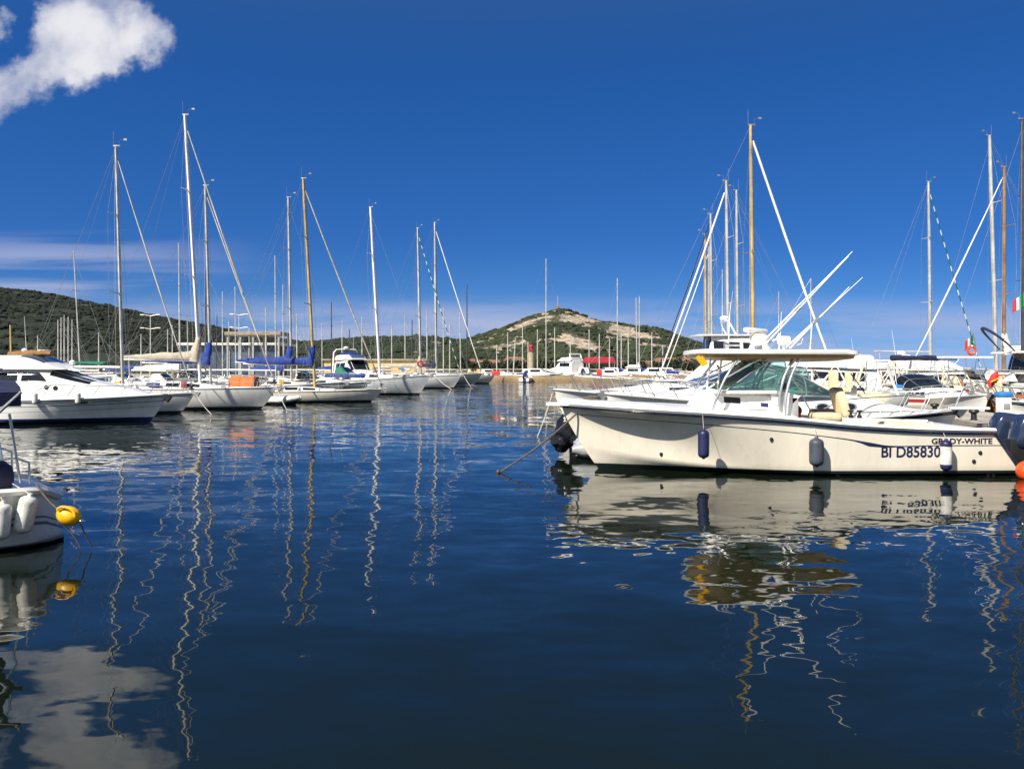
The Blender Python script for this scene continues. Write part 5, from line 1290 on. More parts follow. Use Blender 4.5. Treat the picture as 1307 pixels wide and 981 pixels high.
def yellow_buoy():
    D = 10.25; t = thing('mooring_buoy', 'yellow oval buoy slung at the corner of the small left boat', 'buoy', P3(88, 658, D))
    rm = Matrix.Rotation(.35, 3, 'Y')
    pr = [(max(.001, math.sin(math.pi * i / 12) * .115), -math.cos(math.pi * i / 12) * .15) for i in range(13)]
    mkobj('float', MB().lathe(pr, n=20, axis='X', rot=rm), M_yel, t, 60)
    mkobj('carry_handle', MB().tube([rm @ Vector((.11 * math.cos(a), -.10, .05 + .07 * math.sin(a))) for a in [math.pi * j / 10 for j in range(11)]], .018, 8), M_yel, t)
    mkobj('eye_ring', MB().tube([rm @ Vector((.17 + .03 * math.cos(a), .03 * math.sin(a), 0)) for a in [math.pi * j / 5 for j in range(10)]], .009, 6, closed=True), M_steel, t)
    mooring('thin line from the small left boat to the yellow buoy', [P3(46, 617, 10.4), P3(78, 652, D - .05)], .010, M_rope, .04)
    mooring('dark line hanging from the yellow buoy eye to the water', [P3(103, 668, D), P3(117, 697, D + .1)], .009, M_rope, .02)
    mooring('second dark line dipping from under the yellow buoy', [P3(82, 670, D), P3(103, 699, D + .05)], .009, M_rope, -.03)
yellow_buoy()
# ------------------------------------------------------------ left row
def cruiser():
    D = 35.2; L = 9.6; Xb = wx(213, D)
    t = thing('motor_yacht', 'white flybridge motor cruiser with dark side windows, nearest on the left', 'motor yacht', (Xb - L, D, 0), 0, 'motor boats moored along the left quay')
    s = 31.5; lx = lambda px: L - (213 - px) / s; lz = lambda py: EYE - (py - HZ) / 32.2
    H = Hull(L, 3.4, [(0, .86), (.4, .88), (.7, .95), (1, 1.08)], 'motor', .5, .85, .93, -.2, .35, chine=(.06, .4), full=2.9, cb=.975, fl0=.5, cbf=.84)
    h = H.build(H_cruiser, t, 44, 18); H.rail(M_grey, h, .03, .02, n=40)
    H.rail(M_white, t, .05, 0, rise=.05, name='gunwale', n=40, flat=1.2)
    H.deck(M_deck, t, drop=-.05, camber=.06)
    # long trunk cabin flowing from the fly deck to the stem
    x0, x1 = .9, 9.15
    top = [(x0, 2.22), (lx(60), 2.22), (lx(76), 2.15), (lx(98), 1.93), (lx(128), 1.66), (lx(150), 1.50), (lx(185), 1.22), (x1, 1.10)]
    U = lambda x: (x - x0) / (x1 - x0)
    zf = lambda u: H.zs(lerp(x0, x1, u) / L) + .02
    c = Cabin(x0, x1, lambda u: max(.03, interp(top, lerp(x0, x1, u)) - zf(u)), lambda u: max(.05, H.ys(lerp(x0, x1, u) / L) * lerp(.80, .70, u) - .05), zf, .36)
    cb = c.build(M_white, t, 'deckhouse', 48, 32)
    for s_ in (1, -1):
        c.patch(U(lx(5)), U(lx(39)), c.vz(.60), c.vz(.85), M_dgl, cb, side=s_, nu=8, nv=5)
        c.patch(U(lx(44)), U(lx(53)), c.vz(.60), c.vz(.85), M_dgl, cb, side=s_, nu=4, nv=5)
        c.patch(U(lx(54)), U(lx(76)), c.vz(.61), c.vz(.85), M_dgl, cb, side=s_, nu=6, nv=5, slant=-.04)
        for px in (76, 87):
            v = c.vz(.42); u = U(lx(px)); p = c.f(u, v if s_ == 1 else 1 - v)
            mkobj('porthole', MB().lathe([(.001, -.02), (.085, -.02), (.10, 0), (.085, .02), (.001, .015)], p, 16, axis='Y'), M_dgl, cb)
    for a, b in ((.19, .36), (.38, .50), (.50, .62), (.64, .81)):
        c.patch(U(lx(78)), U(lx(126)), a + .006, b - .006, M_bluegl if a < .4 else M_dgl, cb, 'windscreen', nu=8, nv=6)
    # fly bridge coaming, deflector, folded covers
    f0, f1 = .6, lx(97)
    c2 = Cabin(f0, f1, lambda u: .58 * (1 - .97 * sstep(.66, 1.0, u)) - .0, lambda u: 1.28 * (1 - .25 * u ** 3), lambda u: 2.16, .34)
    fl = c2.build(M_white, t, 'flybridge', 26, 26)
    c2.patch(.66, .83, .22, .78, M_bluegl, fl, 'wind_deflector', nu=5, nv=8)
    folded_canvas((lx(8), 0, 2.76), (lx(62), .1, 2.78), lambda u: .34 - .16 * abs(u - .5), M_brown, t, 'folded_cover', seed=5, n=18, tall=.55)
    mkobj('flybridge_seat', MB().box((lx(47), .35, 2.90), (.32, .5, .16), b=.06), M_white, t)
    for s_ in (1, -1):
        mkobj('side_wing', MB().tube([(lx(-10), s_ * 1.36, 2.36), (lx(18), s_ * 1.36, 2.35)], .04, 8), M_black, t)
        mkobj('handrail', MB().tube([(lx(-30), s_ * 1.33, 2.22), (lx(47), s_ * 1.33, 2.24)], .014, 6), M_steel, t)
    for px, yv in ((15, .7), (85, .3)):
        b = Vector((lx(px), yv, 2.74 if px < 50 else 2.24)); mkobj('dome_aerial', MB().lathe([(.03, 0), (.03, .12), (.12, .14), (.12, .24), (.06, .30), (.001, .31)], b, 12), M_white, t)
    mkobj('aerial_mast', MB().tube([(lx(10), 0, 2.75), (lx(9), 0, 4.0)], [.035, .025], 8), M_gold, t)
    mkobj('whip_aerial', MB().tube([(lx(16), .8, 2.75), (lx(13), .8, 4.4)], [.014, .006], 6), M_white, t)
    # bow rail: raked posts, two runs
    tops = [];  post = []
    for side in (1, -1):
        seq = list(range(11));
        if side == -1: seq = seq[::-1]
        for i in seq:
            q = lerp(.50, .985, i / 10); p = H.edge(q, side, .10, .05); hh = lerp(.62, .36, i / 10) * (1 if i else .55)
            tops.append(p + Vector((.34 * hh / .5, 0, hh))); post.append((p, tops[-1]))
    r_ = mkobj('bow_rail', MB().tube(tops, .018, 7), M_steel, t)
    for p, q in post[::2]: mkobj('rail_post', MB().tube([p, q], .014, 6), M_steel, r_)
    # vents and a blue flash on the side
    for a, b, d0, d1, m_, nm in ((lx(38), lx(53), .085, .15, M_dgl, 'hull_vent'), (lx(118), lx(132), .085, .15, M_dgl, 'hull_vent'), (lx(136), lx(174), .10, .125, M_blue, 'blue_flash')):
        band(H, a / L, b / L, lambda q: d0, lambda q: d1, m_, h, nm, 8, .012)
    mkobj('anchor', MB().tube([(L - .5, 0, 1.14), (L + .12, 0, 1.10)], .035, 6).poly([(L - .02, 1.04), (L + .22, 1.05), (L + .04, .80), (L - .1, .9)], .2, 'Y', -.1), M_black, t, 30)
    for px in (73, 123):
        yv = H.ys(lx(px) / L)
        fender(('white fender under the two portholes of the flybridge cruiser' if px < 100 else 'white fender towards the bow of the flybridge cruiser'), (Xb - L + lx(px), D - yv - .10, lz(508)), .105, .42, M_fend, (Xb - L + lx(px), D - yv + .02, lz(493)), group='white fenders on the flybridge cruiser')
cruiser()
R_ = 'sailing boats moored at the right pier'
sailboat('sloop with a silver mast and furled genoa just behind the flybridge cruiser', 157, 41.5, 148, 187, 8.7, 2.5, fb=(.85, .85, 1.02), hull=H_white, mast_r=.095, genoa=M_alu, boom_z=2.25)
SA = sailboat('tall white masted sloop with a beige sail cover and slab white side', 256, 46.5, 236, 147, 10.4, 2.5, fb=(1.12, 1.1, 1.18), hull=H_plain, mast=M_wmast, mast_r=.12, genoa=M_alu, gen_r=.036, cover=M_beige, boom_z=2.65)
sailboat('sloop whose silver mast wears a bunched royal blue cover', 269, 51.5, 262, 237, 10.0, 2.9, hull=H_white, mast_r=.11, genoa=M_alu, cover=M_blue, boom_z=2.5, hood=M_wcan)
sailboat('low ivory sloop with a golden varnished mast and blue boom cover', 402, 56.0, 387, 228, 11.3, 2.8, fb=(.72, .70, .84), hull=H_cream, mast=M_gold, mast_r=.13, genoa=M_beige, cover=M_blue, boom_z=2.45, cab_h=.36)
sailboat('sloop with grey mast and blue mast cover behind the golden mast', 372, 62.5, 368, 252, 10, 2.9, hull=H_white, mast_r=.12, genoa=None, cover=M_blue, boom_z=2.6)
sailboat('high sided grey motorsailer with a plain white mast', 485, 72.0, 472, 264, 11.2, 3.3, fb=(1.2, 1.25, 1.66), hull=H_grey, mast=M_wmast, mast_r=.16, genoa=None, hood=M_green, cab_h=.6, boom=False, yaw=-.25)
sailboat('white yacht with a green and white spiral furled genoa', 537, 94.0, 533, 291, 11.4, 3.3, fb=(1.2, 1.2, 1.5), hull=H_plain, mast_r=.17, genoa=M_spiral, cover=M_beige, yaw=-.15)
sailboat('dark slate hulled yacht at the end of the left row', 557, 106.0, 555, 284, 14.5, 3.8, fb=(1.3, 1.3, 1.6), hull=H_slate, mast_r=.20, genoa=M_wcan, cover=M_navyc, yaw=-.15)
motorboat('white flybridge yacht between the golden mast and the motorsailer', 478, 80, 9.0, 'fly', 1, fb=(1.1, 1.2, 1.6), roof_z=3.1, arch=4.1, group='motor boats moored along the left quay', canvas=M_blue, yaw=-1.0)
cb_, _ = motorboat('small cabin boat under a blue cover behind the ivory sloop', 470, 64, 7.5, 'sport', 1, fb=(.9, .95, 1.2), group='motor boats moored along the left quay', yaw=-.1)
folded_canvas((4.2, 0, 1.62), (7.2, 0, 1.58), .22, M_blue, cb_, 'blue_cover', seed=4, tall=1.0)
motorboat('white sport boat partly hidden behind the slab sided sloop', 335, 60, 8.0, 'sport', 1, fb=(.9, 1.0, 1.3), group='motor boats moored along the left quay', canvas=M_beige, top=('bimini', 2.6))
motorboat('white cabin boat with green canopy behind the silver masted sloop', 235, 53, 8.0, 'cruiser', 1, fb=(.9, 1.0, 1.3), group='motor boats moored along the left quay', canvas=M_green, top=('bimini', 2.5), roof_z=1.9)
# orange awning over the tall sloop's foredeck, the grey-blue inflatable between hulls
def left_extras():
    D = 48.0; t = thing('dodger_cover', 'bright orange canvas cover standing on the slab sided sloop foredeck', 'cover', (wx(312, D), D, 1.20))
    rows = []
    for i in range(9):
        u = i / 8; x = lerp(-.68, .68, u); hz_ = .52 + .06 * math.sin(u * 9)
        rows.append([Vector((x, y, z)) for y, z in ((-.55, 0), (-.57, hz_ * .9), (-.35, hz_), (.35, hz_ * 1.03), (.57, hz_ * .9), (.55, 0))])
    mb = MB().grid(rows); mb.f += [tuple(range(6)), tuple(range(48, 54))]; mb.mi += [0, 0]
    mkobj('canvas', mb, M_orange, t, 40); mkobj('frame', MB().tube([(-.7, -.6, 0), (-.7, -.6, .6), (.7, -.6, .6), (.7, -.6, 0)], .018, 6), M_steel, t)
    D = 51.5; t = thing('dinghy', 'white and navy inflatable dinghy between the slab sided and ivory sloops', 'dinghy', (wx(360, D), D, 0), -.5)
    for s_ in (1, -1): mkobj('side_tube', MB().tube([(-1.2, s_ * .55, .30), (.4, s_ * .55, .32), (1.0, s_ * .35, .40), (1.3, .02, .46)], [.22, .22, .19, .14], 12), M_white, t)
    mkobj('hull', MB().poly([(-1.15, .30), (.9, .34), (.6, -.1), (-1.1, -.1)], .9, 'Y', -.45), M_navy, t, 30)
    outboard(t, -1.25, 0, .45, .7, M_black)
    D = 93; t = thing('lifebuoy', 'round red lifebuoy at the rail of the spiral genoa yacht', 'lifebuoy', (wx(538, D), D - 1.2, wz(464, D)))
    mkobj('ring', MB().tube([(.27 * math.cos(a), 0, .27 * math.sin(a)) for a in [math.pi * j / 9 for j in range(18)]], .10, 8, closed=True), M_redp, t); mkobj('grab_line', MB().tube([(.38 * math.cos(a), -.02, .38 * math.sin(a)) for a in [math.pi * j / 9 for j in range(18)]], .015, 5, closed=True), M_wrope, t)
    mooring('pale anchor line from the tall white sloop bow to the water', [(wx(353, 46.5), 46.5, 1.15), (wx(366, 45.2), 45.2, 0)], .018, M_wrope, .05)
    mooring('pale line sloping from the silver masted sloop bow to the water', [(wx(249, 41.5), 41.5, 1.0), (wx(270, 40.8), 40.8, 0)], .016, M_wrope, .08)
    mooring('pale mooring line of the white spiral genoa yacht', [(wx(556, 94), 92.5, 1.4), (wx(578, 92), 90, 0)], .03, M_wrope, .1)
    mooring('pale mooring line of the dark slate yacht', [(wx(592, 106), 104.5, 1.5), (wx(603, 103), 100, 0)], .03, M_wrope, .1)
left_extras()
G = 'distant sailing boats on the left'
for px, D, top, lean, lab, kw in (
    (103, 78, 320, -9, 'sloop with a leaning bare mast over the flybridge cruiser roof', {}),
    (230, 66, 310, -2, 'sloop with thin grey mast left of the tall white mast', dict(cover=M_wcan)),
    (262, 60, 345, 1, 'sloop with a short black mast tight beside the tall white mast', dict(mast=M_dmast)),
    (301, 92, 366, -1, 'small mast boat in front of the glass pavilion', {}),
    (352, 84, 326, -1, 'sloop with grey mast in front of the pergola', {}),
    (362, 92, 363, -1, 'shorter masted sloop next to the pergola posts', dict(cover=M_blue)),
    (423, 100, 385, 0, 'thin short mast boat right of the golden mast', dict(mast=M_dmast)),
    (74, 100, 408, 0, 'leftmost of the cluster of bare masts below the wooded hill', {}), (78, 104, 405, 0, 'second of the cluster of bare masts below the wooded hill', {}),
    (82, 108, 402, 0, 'tallest of the cluster of bare masts below the wooded hill', {}), (87, 112, 404, 0, 'fourth of the cluster of bare masts below the wooded hill', {}), (92, 116, 408, 0, 'rightmost of the cluster of bare masts below the wooded hill', {}),
    (214, 98, 420, 0, 'little mast boat left of the beige sail cover', {}), (220, 102, 415, 0, 'little mast boat just right of the lamp post', {}),
    (284, 108, 372, 0, 'thin far mast before the pavilion roof left end', {}),
    (318, 112, 418, 0, 'short far mast before the pergola', {}), (446, 128, 420, 0, 'short far mast above the flybridge yacht', dict(mast=M_dmast)),
    (517, 128, 402, 0, 'thin far mast right of the motorsailer mast', {}), (545, 132, 396, 0, 'thin far mast between the two tall yacht masts', {}),
    (240, 88, 398, -1, 'short mast between the beige cover and the pavilion', {}), (276, 98, 402, 1, 'short dark mast right of the blue bunched cover', dict(mast=M_dmast)),
    (292, 118, 410, 0, 'slender short mast in front of the pavilion glass', {}), (340, 100, 392, -1, 'medium mast just left of the pergola masts', {}), (379, 96, 400, 0, 'short mast between the two blue mast covers', {}),
    (411, 122, 412, 0, 'little pale mast right behind the golden mast', {}), (436, 110, 408, 1, 'short leaning mast beside the flybridge yacht', dict(cover=M_blue)), (462, 126, 404, 0, 'thin far mast left of the plain white mast', {}),
    (500, 116, 414, 0, 'short far mast over the yellow kiosk roof', {}), (526, 122, 408, 0, 'short far mast left of the spiral genoa mast', dict(mast=M_dmast)), (566, 118, 392, 0, 'thin mast between the slate yacht mast and its furled sail', {}),
    (48, 92, 428, 0, 'low pale mast behind the flybridge cruiser roof', {}), (126, 84, 424, 0, 'low mast between the leaning bare mast and the silver mast', {}), (180, 90, 426, 0, 'low mast just right of the silver mast', dict(cover=M_blue)),
    (596, 124, 362, 0, 'slim dark masted yacht beyond the end of the left row', dict(mast=M_dmast)), (588, 132, 398, -1, 'thin pale far mast left of the slim dark mast', {}), (574, 136, 410, 0, 'faint far mast behind the slate yacht', {})):
    far_sail(lab, px, D, top, L=rnd.uniform(8, 10.5), lean=lean, hull=rnd.choice(HULLS), group=G, **kw)
# ------------------------------------------------------------ beyond the breakwater
G2 = 'distant sailing boats beyond the breakwater'
for px, D, top, lean, bow, lab, kw in (
    (697, 152, 330, 0, 1, 'tallest masted yacht beyond the breakwater, before the granite hill', dict(L=13)),
    (667, 168, 412, 0, 1, 'short masted boat left of the lighthouse', {}), (648, 170, 424, 0, 1, 'thin mast above the wide yellow village house', {}), (674, 158, 436, 0, 1, 'short mast right in front of the lighthouse', {}), (708, 166, 418, 0, -1, 'medium mast just right of the tallest far mast', {}), (728, 170, 428, 0, 1, 'low mast behind the large motor yacht', {}), (765, 168, 426, 0, -1, 'thin mast rising behind the red awning', {}), (802, 170, 416, 0, -1, 'medium mast left of the two equal masts', {}), (832, 158, 424, 0, -1, 'low mast right of the two equal masts', {}),
    (686, 175, 420, 0, 1, 'pale short mast just right of the lighthouse', {}),
    (788, 160, 355, 0, -1, 'tall masted yacht right of the red awning', dict(L=11)), (793, 172, 420, 0, -1, 'short mast right beside the tall mast at the awning', {}),
    (813, 158, 380, -1, -1, 'left one of two equal masts before the hill foot', dict(L=10)), (816, 163, 378, 0, -1, 'right one of two equal masts before the hill foot', dict(L=10)),
    (634, 178, 440, 0, 1, 'tiny mast boat before the ochre village houses', {}), (752, 180, 420, 0, 1, 'thin mast between motor yacht and red awning', {}), (778, 150, 432, 0, 1, 'short stubby pole masted boat left of the red awning end', {}),
    (655, 176, 430, 3, 1, 'small leaning mast boat before the yellow village house', {}), (846, 150, 440, 0, -1, 'short mast boat before the rightmost village house', {})):
    far_sail(lab, px, D, top, lean=lean, hull=rnd.choice(HULLS), bow=bow, group=G2, **dict(dict(L=8.5), **kw))
G3 = 'distant motor boats by the breakwater'
far_motor('large white flybridge motor yacht beyond the breakwater below the hill', 719, 158, 12, yaw=2.25, kind='fly', group=G3)
far_motor('white open boat moored stern to us at the breakwater', 672, 137, 5.5, yaw=1.4, kind='open', group=G3, mat=M_blue)
far_motor('dark navy boat beside the large motor yacht', 748, 156, 8, yaw=1.3, kind='cabin', hull=H_navy, group=G3, mat=M_navyc)
for px, D, L, bow, kind, lab in ((628, 182, 7, 1, 'cabin', 'little white cabin boat furthest left beyond the breakwater'), (645, 165, 6, 1, 'open', 'small white open boat left of the breakwater boat'), (692, 150, 7.5, 1, 'cabin', 'white cabin boat between lighthouse and tallest mast'), (703, 170, 7, -1, 'open', 'small open boat left of the large motor yacht'),
                         (770, 150, 8, -1, 'cabin', 'white cabin boat below the red awning'), (800, 150, 8, -1, 'fly', 'white flybridge boat right of the red awning'), (826, 146, 8, -1, 'cabin', 'white cabin boat near the hill foot'), (842, 142, 7, -1, 'open', 'open boat near the right end of the breakwater'), (735, 172, 6.5, 1, 'open', 'open boat behind the dark navy boat'), (785, 147, 7, 1, 'cabin', 'small cabin boat below the tall mast by the awning'), (858, 150, 8, 1, 'cabin', 'white cabin boat beside the white canvas tent')):
    far_motor(lab, px, D, L, bow, rnd.uniform(-.4, .4), kind, rnd.choice(HULLS), G3, rnd.choice((None, M_blue, M_navyc, M_wcan, M_red)))

# ------------------------------------------------------------ right row, from near to far
GR = 'motor boats moored at the right pier'
_sc, HS = motorboat('white sport cruiser with teal windscreen pointing right behind the ivory boat', 1222, 22.4, 7.8, 'sport', 1, B=2.3, fb=(.88, .92, 1.12), hull=hull_mat('hull_navy_sheer', (0.80, 0.79, 0.75), [(.02, .13, NAVY)], (0.14, (0.02, 0.03, 0.10))), glassm=M_teal, group=GR, yaw=0.0, ws=(.36, .585, .80), cab_h=.66, ports=(3.95, 4.65), busy=4)
mkobj('bow_platform', MB().box((HS.L + .25, 0, 1.16), (1.0, .42, .07), b=.02), M_white, _sc)
motorboat('white bow rider with a grey shaded flare, second bow beyond the ivory boat', 772, 25.4, 8.2, 'sport', -1, B=2.9, engine=1.0, busy=10, frames=9, fb=(1.0, 1.2, 1.46), hull=H_plain, glassm=M_teal, group=GR, yaw=-.03, flare=1.3)
motorboat('white boat with its bow anchor sticking out furthest left of the right row', 706, 28.9, 9.4, 'sport', -1, B=3.0, engine=1.0, busy=10, frames=9, fb=(1.0, 1.2, 1.50), hull=H_plain, glassm=M_bluegl, group=GR, yaw=-.02, flare=1.3)
motorboat('white cabin cruiser with a round porthole and boxed window behind the bows', 742, 32.6, 10.0, 'cruiser', -1, B=3.1, fb=(1.0, 1.15, 1.35), roof_z=1.95, hull=H_white, group=GR, yaw=-.05)
mt, HT = motorboat('white flybridge boat with a sloping canvas tent over its foredeck', 842, 36.4, 10.5, 'fly', -1, B=3.4, fb=(1.1, 1.25, 1.45), roof_z=2.3, hull=H_red, group=GR, yaw=-.03)
mkobj('foredeck_tent', MB().add([(9.6, -.7, 1.5), (9.6, .7, 1.5), (7.9, -1.25, 1.4), (7.9, 1.25, 1.4), (8.15, -.7, 2.75), (8.15, .7, 2.75), (7.6, -1.1, 2.75), (7.6, 1.1, 2.75), (7.5, -1.3, 1.4), (7.5, 1.3, 1.4)],
      [(0, 1, 5, 4), (0, 4, 2), (1, 3, 5), (4, 5, 7, 6), (2, 4, 6, 8), (3, 9, 7, 5), (6, 7, 9, 8)]), M_wcan, mt, 0)
sailboat('sloop with golden mast and white furled genoa sloping down to the right', 962, 40.5, 958, 160, 10.4, 3.0, 1, hull=H_white, mast=M_gold, mast_r=.12, genoa=M_wcan, spread=1, group=R_, boom=False, gen_r=.062)
motorboat('white wheelhouse trawler with a square arch and dark windows', 850, 46.5, 9.4, 'pilot', -1, B=3.6, fb=(1.2, 1.3, 1.6), roof_z=3.95, hull=H_white, group=GR, arch=4.75, arch_f=.66)
sailboat('sloop with thick silver mast and white furled genoa sloping down to the left', 930, 51.0, 927, 231, 11, 3.2, -1, hull=H_plain, mast_r=.125, genoa=M_wcan, group=R_, cover=M_red, gen_r=.055)
sailboat('sloop with silver mast just left of the golden mast', 942, 55.5, 940, 243, 10.2, 3.0, -1, hull=H_white, mast_r=.12, genoa=None, group=R_, cover=M_beige)
sailboat('sloop with navy furled genoa behind the white wheelhouse trawler', 909, 60.0, 907, 273, 10.5, 3.1, -1, hull=H_cream, mast_r=.115, genoa=M_navyc, group=R_, cover=M_navyc)
sailboat('sloop with the shortest of three close masts over the wheelhouse', 901, 64.5, 900, 299, 10, 3.0, -1, hull=H_white, mast_r=.115, genoa=None, group=R_, mast=M_gold)
sailboat('sloop with pale thin mast between the close masts over the wheelhouse', 905, 69.0, 905, 315, 9.6, 3.0, -1, hull=H_plain, mast_r=.11, genoa=M_wcan, group=R_)
far_sail('sloop with a low mast left of the thick silver mast', 922, 74, 344, L=9, bow=-1, group=R_)
far_sail('sloop with a slim mast seen between the outrigger poles', 1035, 80, 355, L=9.5, bow=1, group=R_)
far_sail('sloop with a faint thin mast right of the golden mast', 994, 92, 372, L=9, bow=-1, group=R_)
# across the pier
GS = 'boats berthed across the right pier'
def across(label, D, L, style, off=3.0, bow=1, **kw):
    x = pier_pt(D, off)[0]; px = (x + (L if bow == 1 else 0)) / D * FPX + CX
    kw.setdefault('frames', 8); kw.setdefault('busy', 18); return motorboat(label, px, D, L, style, bow, group=GS, **kw)
across('white speedboat bow first behind the service pedestal', 31.0, 6.0, 'sport', 3.4, -1, fb=(.8, .85, 1.05), hull=H_white)
t_, _ = across('open fishing boat carrying a pale round dish on its console', 35.0, 6.5, 'console', 2.9, 1, fb=(.75, .8, 1.1), hull=H_plain, engine=.9)
mkobj('satellite_dish', MB().lathe([(.001, .08), (.12, .06), (.24, 0), (.25, .0), (.12, .075), (.001, .1)], (1.6, 0, 1.9), 20, axis='Y').tube([(1.6, .1, 1.9), (1.6, .12, .9)], .03, 6), M_white, t_)
across('white cuddy boat right of the rolled navy bimini', 38.5, 7.0, 'sport', 2.8, 1, fb=(.85, .9, 1.2), hull=H_white)
motorboat('white boat end on with a dark rolled navy bimini', 1262, 32.6, 7.0, 'sport', 1, yaw=-1.45, B=2.5, fb=(.85, .9, 1.2), top=('roll', 2.62), canvas=M_navyc, group=GS, busy=10)
across('small console boat inside the pier behind the cruiser rail', 30.6, 5.4, 'console', -6.2, -1, fb=(.7, .75, 1.0), engine=.9)
across('little open boat inside the pier beside the satellite dish', 35.8, 5.6, 'console', -6.4, 1, fb=(.75, .8, 1.05), engine=.9, hull=H_red)
across('short sport boat inside the pier near its middle', 42.0, 6.0, 'sport', -6.8, -1, fb=(.8, .85, 1.1))
across('pale cuddy boat inside the pier in front of the far bimini', 47.3, 6.2, 'sport', -7.0, 1, fb=(.8, .9, 1.15), top=('bimini', 2.4), canvas=M_beige)
across('hard topped white sport fisher under the white horizontal boom', 43.0, 7.8, 'console', 2.8, 1, fb=(.9, .95, 1.3), hull=H_red, top=('hard', 2.75), engine=1.0)
across('white cabin cruiser with blue bimini near the thin silver mast', 47.0, 8.2, 'cruiser', 2.8, 1, fb=(.95, 1.05, 1.35), top=('bimini', 2.7), canvas=M_blue, roof_z=2.1)
across('white flybridge boat with arch far down the right pier', 51.5, 9.0, 'fly', 2.8, 1, fb=(1.0, 1.1, 1.45), roof_z=2.2, arch=2.95)
across('small white sport boat beyond the flybridge with arch', 56.0, 7.2, 'sport', 2.8, 1, fb=(.9, .95, 1.2), top=('hard', 2.7))
across('wide white cruiser furthest down the right pier', 66.0, 9.5, 'fly', 2.8, 1, fb=(1.0, 1.1, 1.45), roof_z=2.2, arch=3.0)
across('white outboard boat with turquoise gear before the rolled bimini', 33.0, 5.6, 'console', -7.0, 1, fb=(.7, .75, 1.0), hull=H_plain, engine=.9)
across('white cuddy boat berthed inside the pier beside the wheelhouse trawler', 39.8, 6.8, 'sport', -7.6, 1, fb=(.8, .85, 1.1), top=('bimini', 2.5), canvas=M_wcan)
across('open boat with black engine inside the pier behind the hardtop', 44.0, 5.8, 'console', -6.6, 1, fb=(.75, .8, 1.05), engine=.9)
across('white cabin boat inside the pier near the slim mast', 50.0, 7.0, 'cruiser', -7.6, 1, fb=(.9, .95, 1.2), roof_z=1.85)
sailboat('sloop with a dark green spiral furled genoa right of the hardtop', 1188, 62, 1185, 232, 10, 3.0, 1, hull=H_white, mast_r=.13, genoa=M_spiral, group=R_, cover=None, boom_z=3.4)
sailboat('large yacht with tall silver mast and white radar bracket at far right', 1272, 60, 1263, 173, 13, 3.7, -1, fb=(1.3, 1.3, 1.6), hull=H_plain, mast_r=.17, genoa=None, group=R_, boom_z=3.6)
sailboat('wooden hulled ketch with brown mast and long white furled jib', 1281, 55, 1282, 213, 13, 3.6, -1, fb=(1.2, 1.2, 1.6), hull=H_wood, mast=M_bmast, mast_r=.14, genoa=M_wcan, group=R_, cover=M_wcan, bowsprit=1.2, boom_z=3.2, gen_r=.030)
sailboat('black masted yacht cut off by the right picture edge', 1306, 46, 1305, 152, 12, 3.4, -1, hull=H_navy, mast=M_dmast, mast_r=.12, genoa=None, group=R_, boom_z=3.0)
wt, _ = motorboat('broad white wheelhouse boat with planked upper rail at the right edge', 1232, 41.5, 12.0, 'pilot', -1, B=4.0, fb=(1.3, 1.4, 1.7), roof_z=2.95, hull=H_white, group=GS)
mkobj('upper_rail', MB().box((7.6, 1.4, 3.28), (2.6, .05, .16)).box((7.6, 1.4, 3.06), (2.6, .05, .16)).box((7.6, 1.4, 3.48), (2.6, .05, .12)), M_white, wt, 0)
mkobj('folded_bimini', MB().tube([(lerp(9.9, 11.1, math.sin(math.pi * i / 20) ** .8), .75 * math.cos(math.pi * i / 20), 3.0 + 1.15 * math.sin(math.pi * i / 20) ** .7 - .12 * math.cos(math.pi * i / 20)) for i in range(21)], [.03 + .045 * math.sin(math.pi * i / 20) for i in range(21)], 8), M_navyc, wt)
motorboat('varnished wooden launch with a high stem near the pedestal', 1243, 33.5, 7.0, 'cuddy', -1, B=2.4, fb=(.75, .8, 1.25), hull=H_wood, group=GS, cabin_mat=M_wood)
def lifebuoy(label, p, r, rz=0):
    t = thing('lifebuoy', label, 'lifebuoy', p, rz)
    mkobj('ring', MB().tube([(r * math.cos(a), 0, r * math.sin(a) * 1.1) for a in [math.pi * j / 10 for j in range(20)]], r * .34, 9, closed=True), M_orp, t)
    mkobj('band', MB().tube([(r * math.cos(a), 0, r * math.sin(a) * 1.1) for a in (1.4, 1.57, 1.74)], r * .37, 9), M_white, t)
lifebuoy('orange ring lifebuoy hanging on the planked upper rail', P3(1240, 447, 39.2), .17)
def jacket():
    t = thing('life_jacket', 'crumpled red life jacket draped on the wooden launch bow', 'life jacket', P3(1268, 484, 32.2))
    mb = MB().ball((0, 0, 0), 1, 22)
    for i, p in enumerate(mb.v):
        q = p * (1 + .35 * noise.noise(p * 2.3)); mb.v[i] = Vector((q.x * .16 + q.z * .12, q.y * .13, q.z * .28))
    mkobj('body', mb, M_red, t, 40); mkobj('strap', MB().tube([(-.2, -.17, -.1), (0, -.2, 0), (.25, -.17, .12)], .03, 6), M_yel, t)
jacket()
def flag(label, top, w_, h_, staff_b, rg=0):
    t = thing('flag', label, 'flag', top, 0, 'tricolour flags')
    mkobj('staff', MB().tube([(0, 0, .1), Vector(staff_b) - Vector(top)], .018, 6), M_wood, t)
    for k, m_ in enumerate((M_gflag, M_wflag, M_red)):
        rows = [[Vector((-(k + i / 4) * w_ / 3 * .85 + .03 * math.sin(3 * i / 4 + k * 2), .05 * math.sin(i * 1.3 + k * 2), -j / 4 * h_ - (k + i / 4) * h_ * .22 + .02 * math.sin(j + i + k))) for j in range(5)] for i in range(5)]
        mb = MB().grid(rows); mb.grid([[p + Vector((0, .006, 0)) for p in r_] for r_ in rows])
        mkobj('stripe', mb, m_, t, 60)
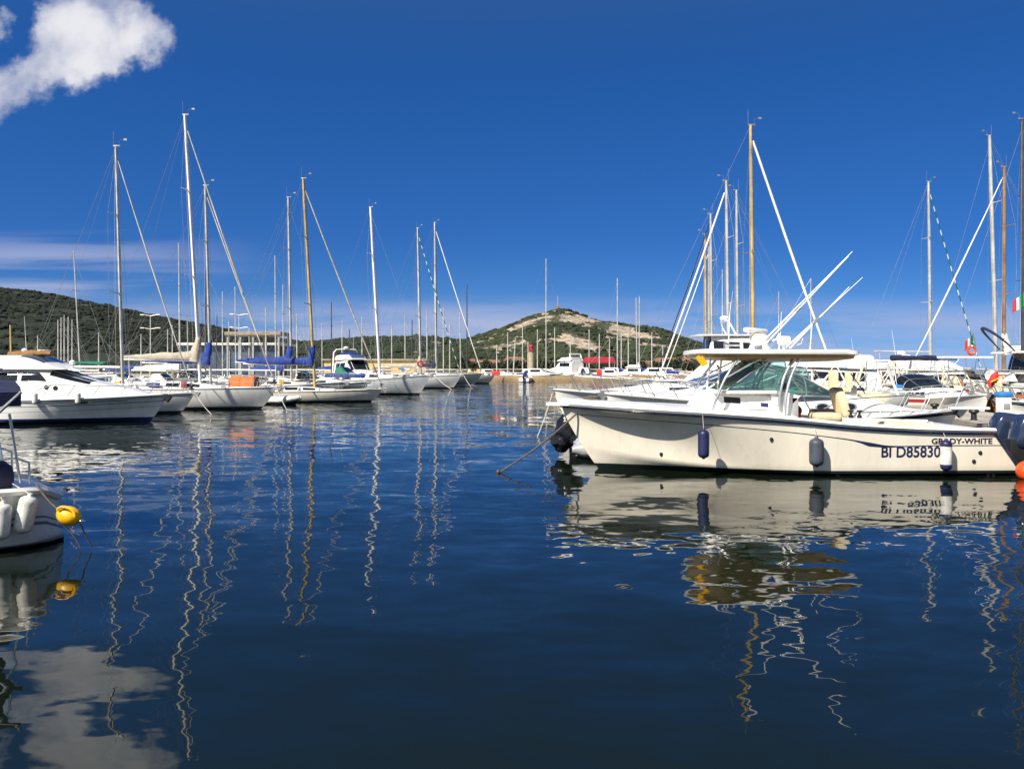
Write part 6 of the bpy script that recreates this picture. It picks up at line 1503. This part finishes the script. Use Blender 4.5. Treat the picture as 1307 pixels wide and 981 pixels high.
flag('tricolour flag hanging high at the right picture edge', P3(1307, 374, 44), .7, .65, P3(1312, 440, 44))
flag('tiny tricolour flag above the orange lifebuoy', P3(1242, 427, 40.5), .45, .5, P3(1246, 446, 40.5))
def pedestal(label, px, D, ptop):
    z0 = .72; h_ = wz(ptop, D) - z0
    t = thing('service_pedestal', label, 'power pedestal', (wx(px, D), D, z0), 0, 'service pedestals on the right pier')
    mkobj('column', MB().box((0, 0, (h_ - .12) / 2), (.27, .27, h_ - .12), b=.02), M_white, t)
    mkobj('cap', MB().box((0, 0, h_ - .06), (.34, .34, .13), b=.05), M_bluep, t)
    mkobj('socket_panel', MB().box((.0, -.14, h_ * .58), (.16, .03, .14), b=.01), M_grey, t)
    mkobj('door', MB().box((.0, -.138, h_ * .28), (.19, .016, .28), b=.005), M_wallw, t)
pedestal('white power pedestal with a blue cap on the pier by the outboards', 1281, 22.0, 500)
pedestal('plain white power pedestal further along the pier', 1146, 36.0, 491)
def pier_gear():
    for i, D in enumerate((24.0, 28.0, 33, 38)):
        x, y = pier_pt(D, .25); t = thing('bollard', ('dark mooring bollard on the pier edge, ' + ('nearest the pedestal', 'second along the pier', 'third along the pier', 'fourth along the pier')[i]), 'bollard', (x, y, .72), 0, 'mooring bollards on the right pier')
        mkobj('post', MB().lathe([(.13, 0), (.08, .05), (.07, .2), (.14, .26), (.12, .32), (.001, .34)], n=12), M_black, t); mkobj('base_plate', MB().lathe([(.001, .002), (.18, .002), (.18, .02), (.001, .021)], n=12), M_grey, t)
    x, y = pier_pt(23.5, 1.0)
    tag(mkobj('hose', MB().tube([(x + .3 * math.cos(a) * (1 - a * .006), y + .3 * math.sin(a), .74 + .004 * a) for a in [i * .4 for i in range(50)]], .018, 6), M_yel), 'yellow hose coiled on the pier beside the pedestal', 'hose')
pier_gear()
mooring('pale bow line of the leftmost boat in the right row', [(wx(706, 28.9), 28.9, 1.45), (wx(686, 27.5), 27.5, 0)], .014, M_wrope, .08)
mooring('pale line from the second bow beyond the ivory boat', [(wx(712, 28.4), 28.4, 1.4), (wx(726, 26.5), 26.5, .1)], .014, M_wrope, .05)
mooring('slack stern line of the ivory boat up to the pier', [(GX - .2, GD + 1.0, .95), (pier_pt(21, .2)[0], 21, .9)], .014, M_rope, .12)
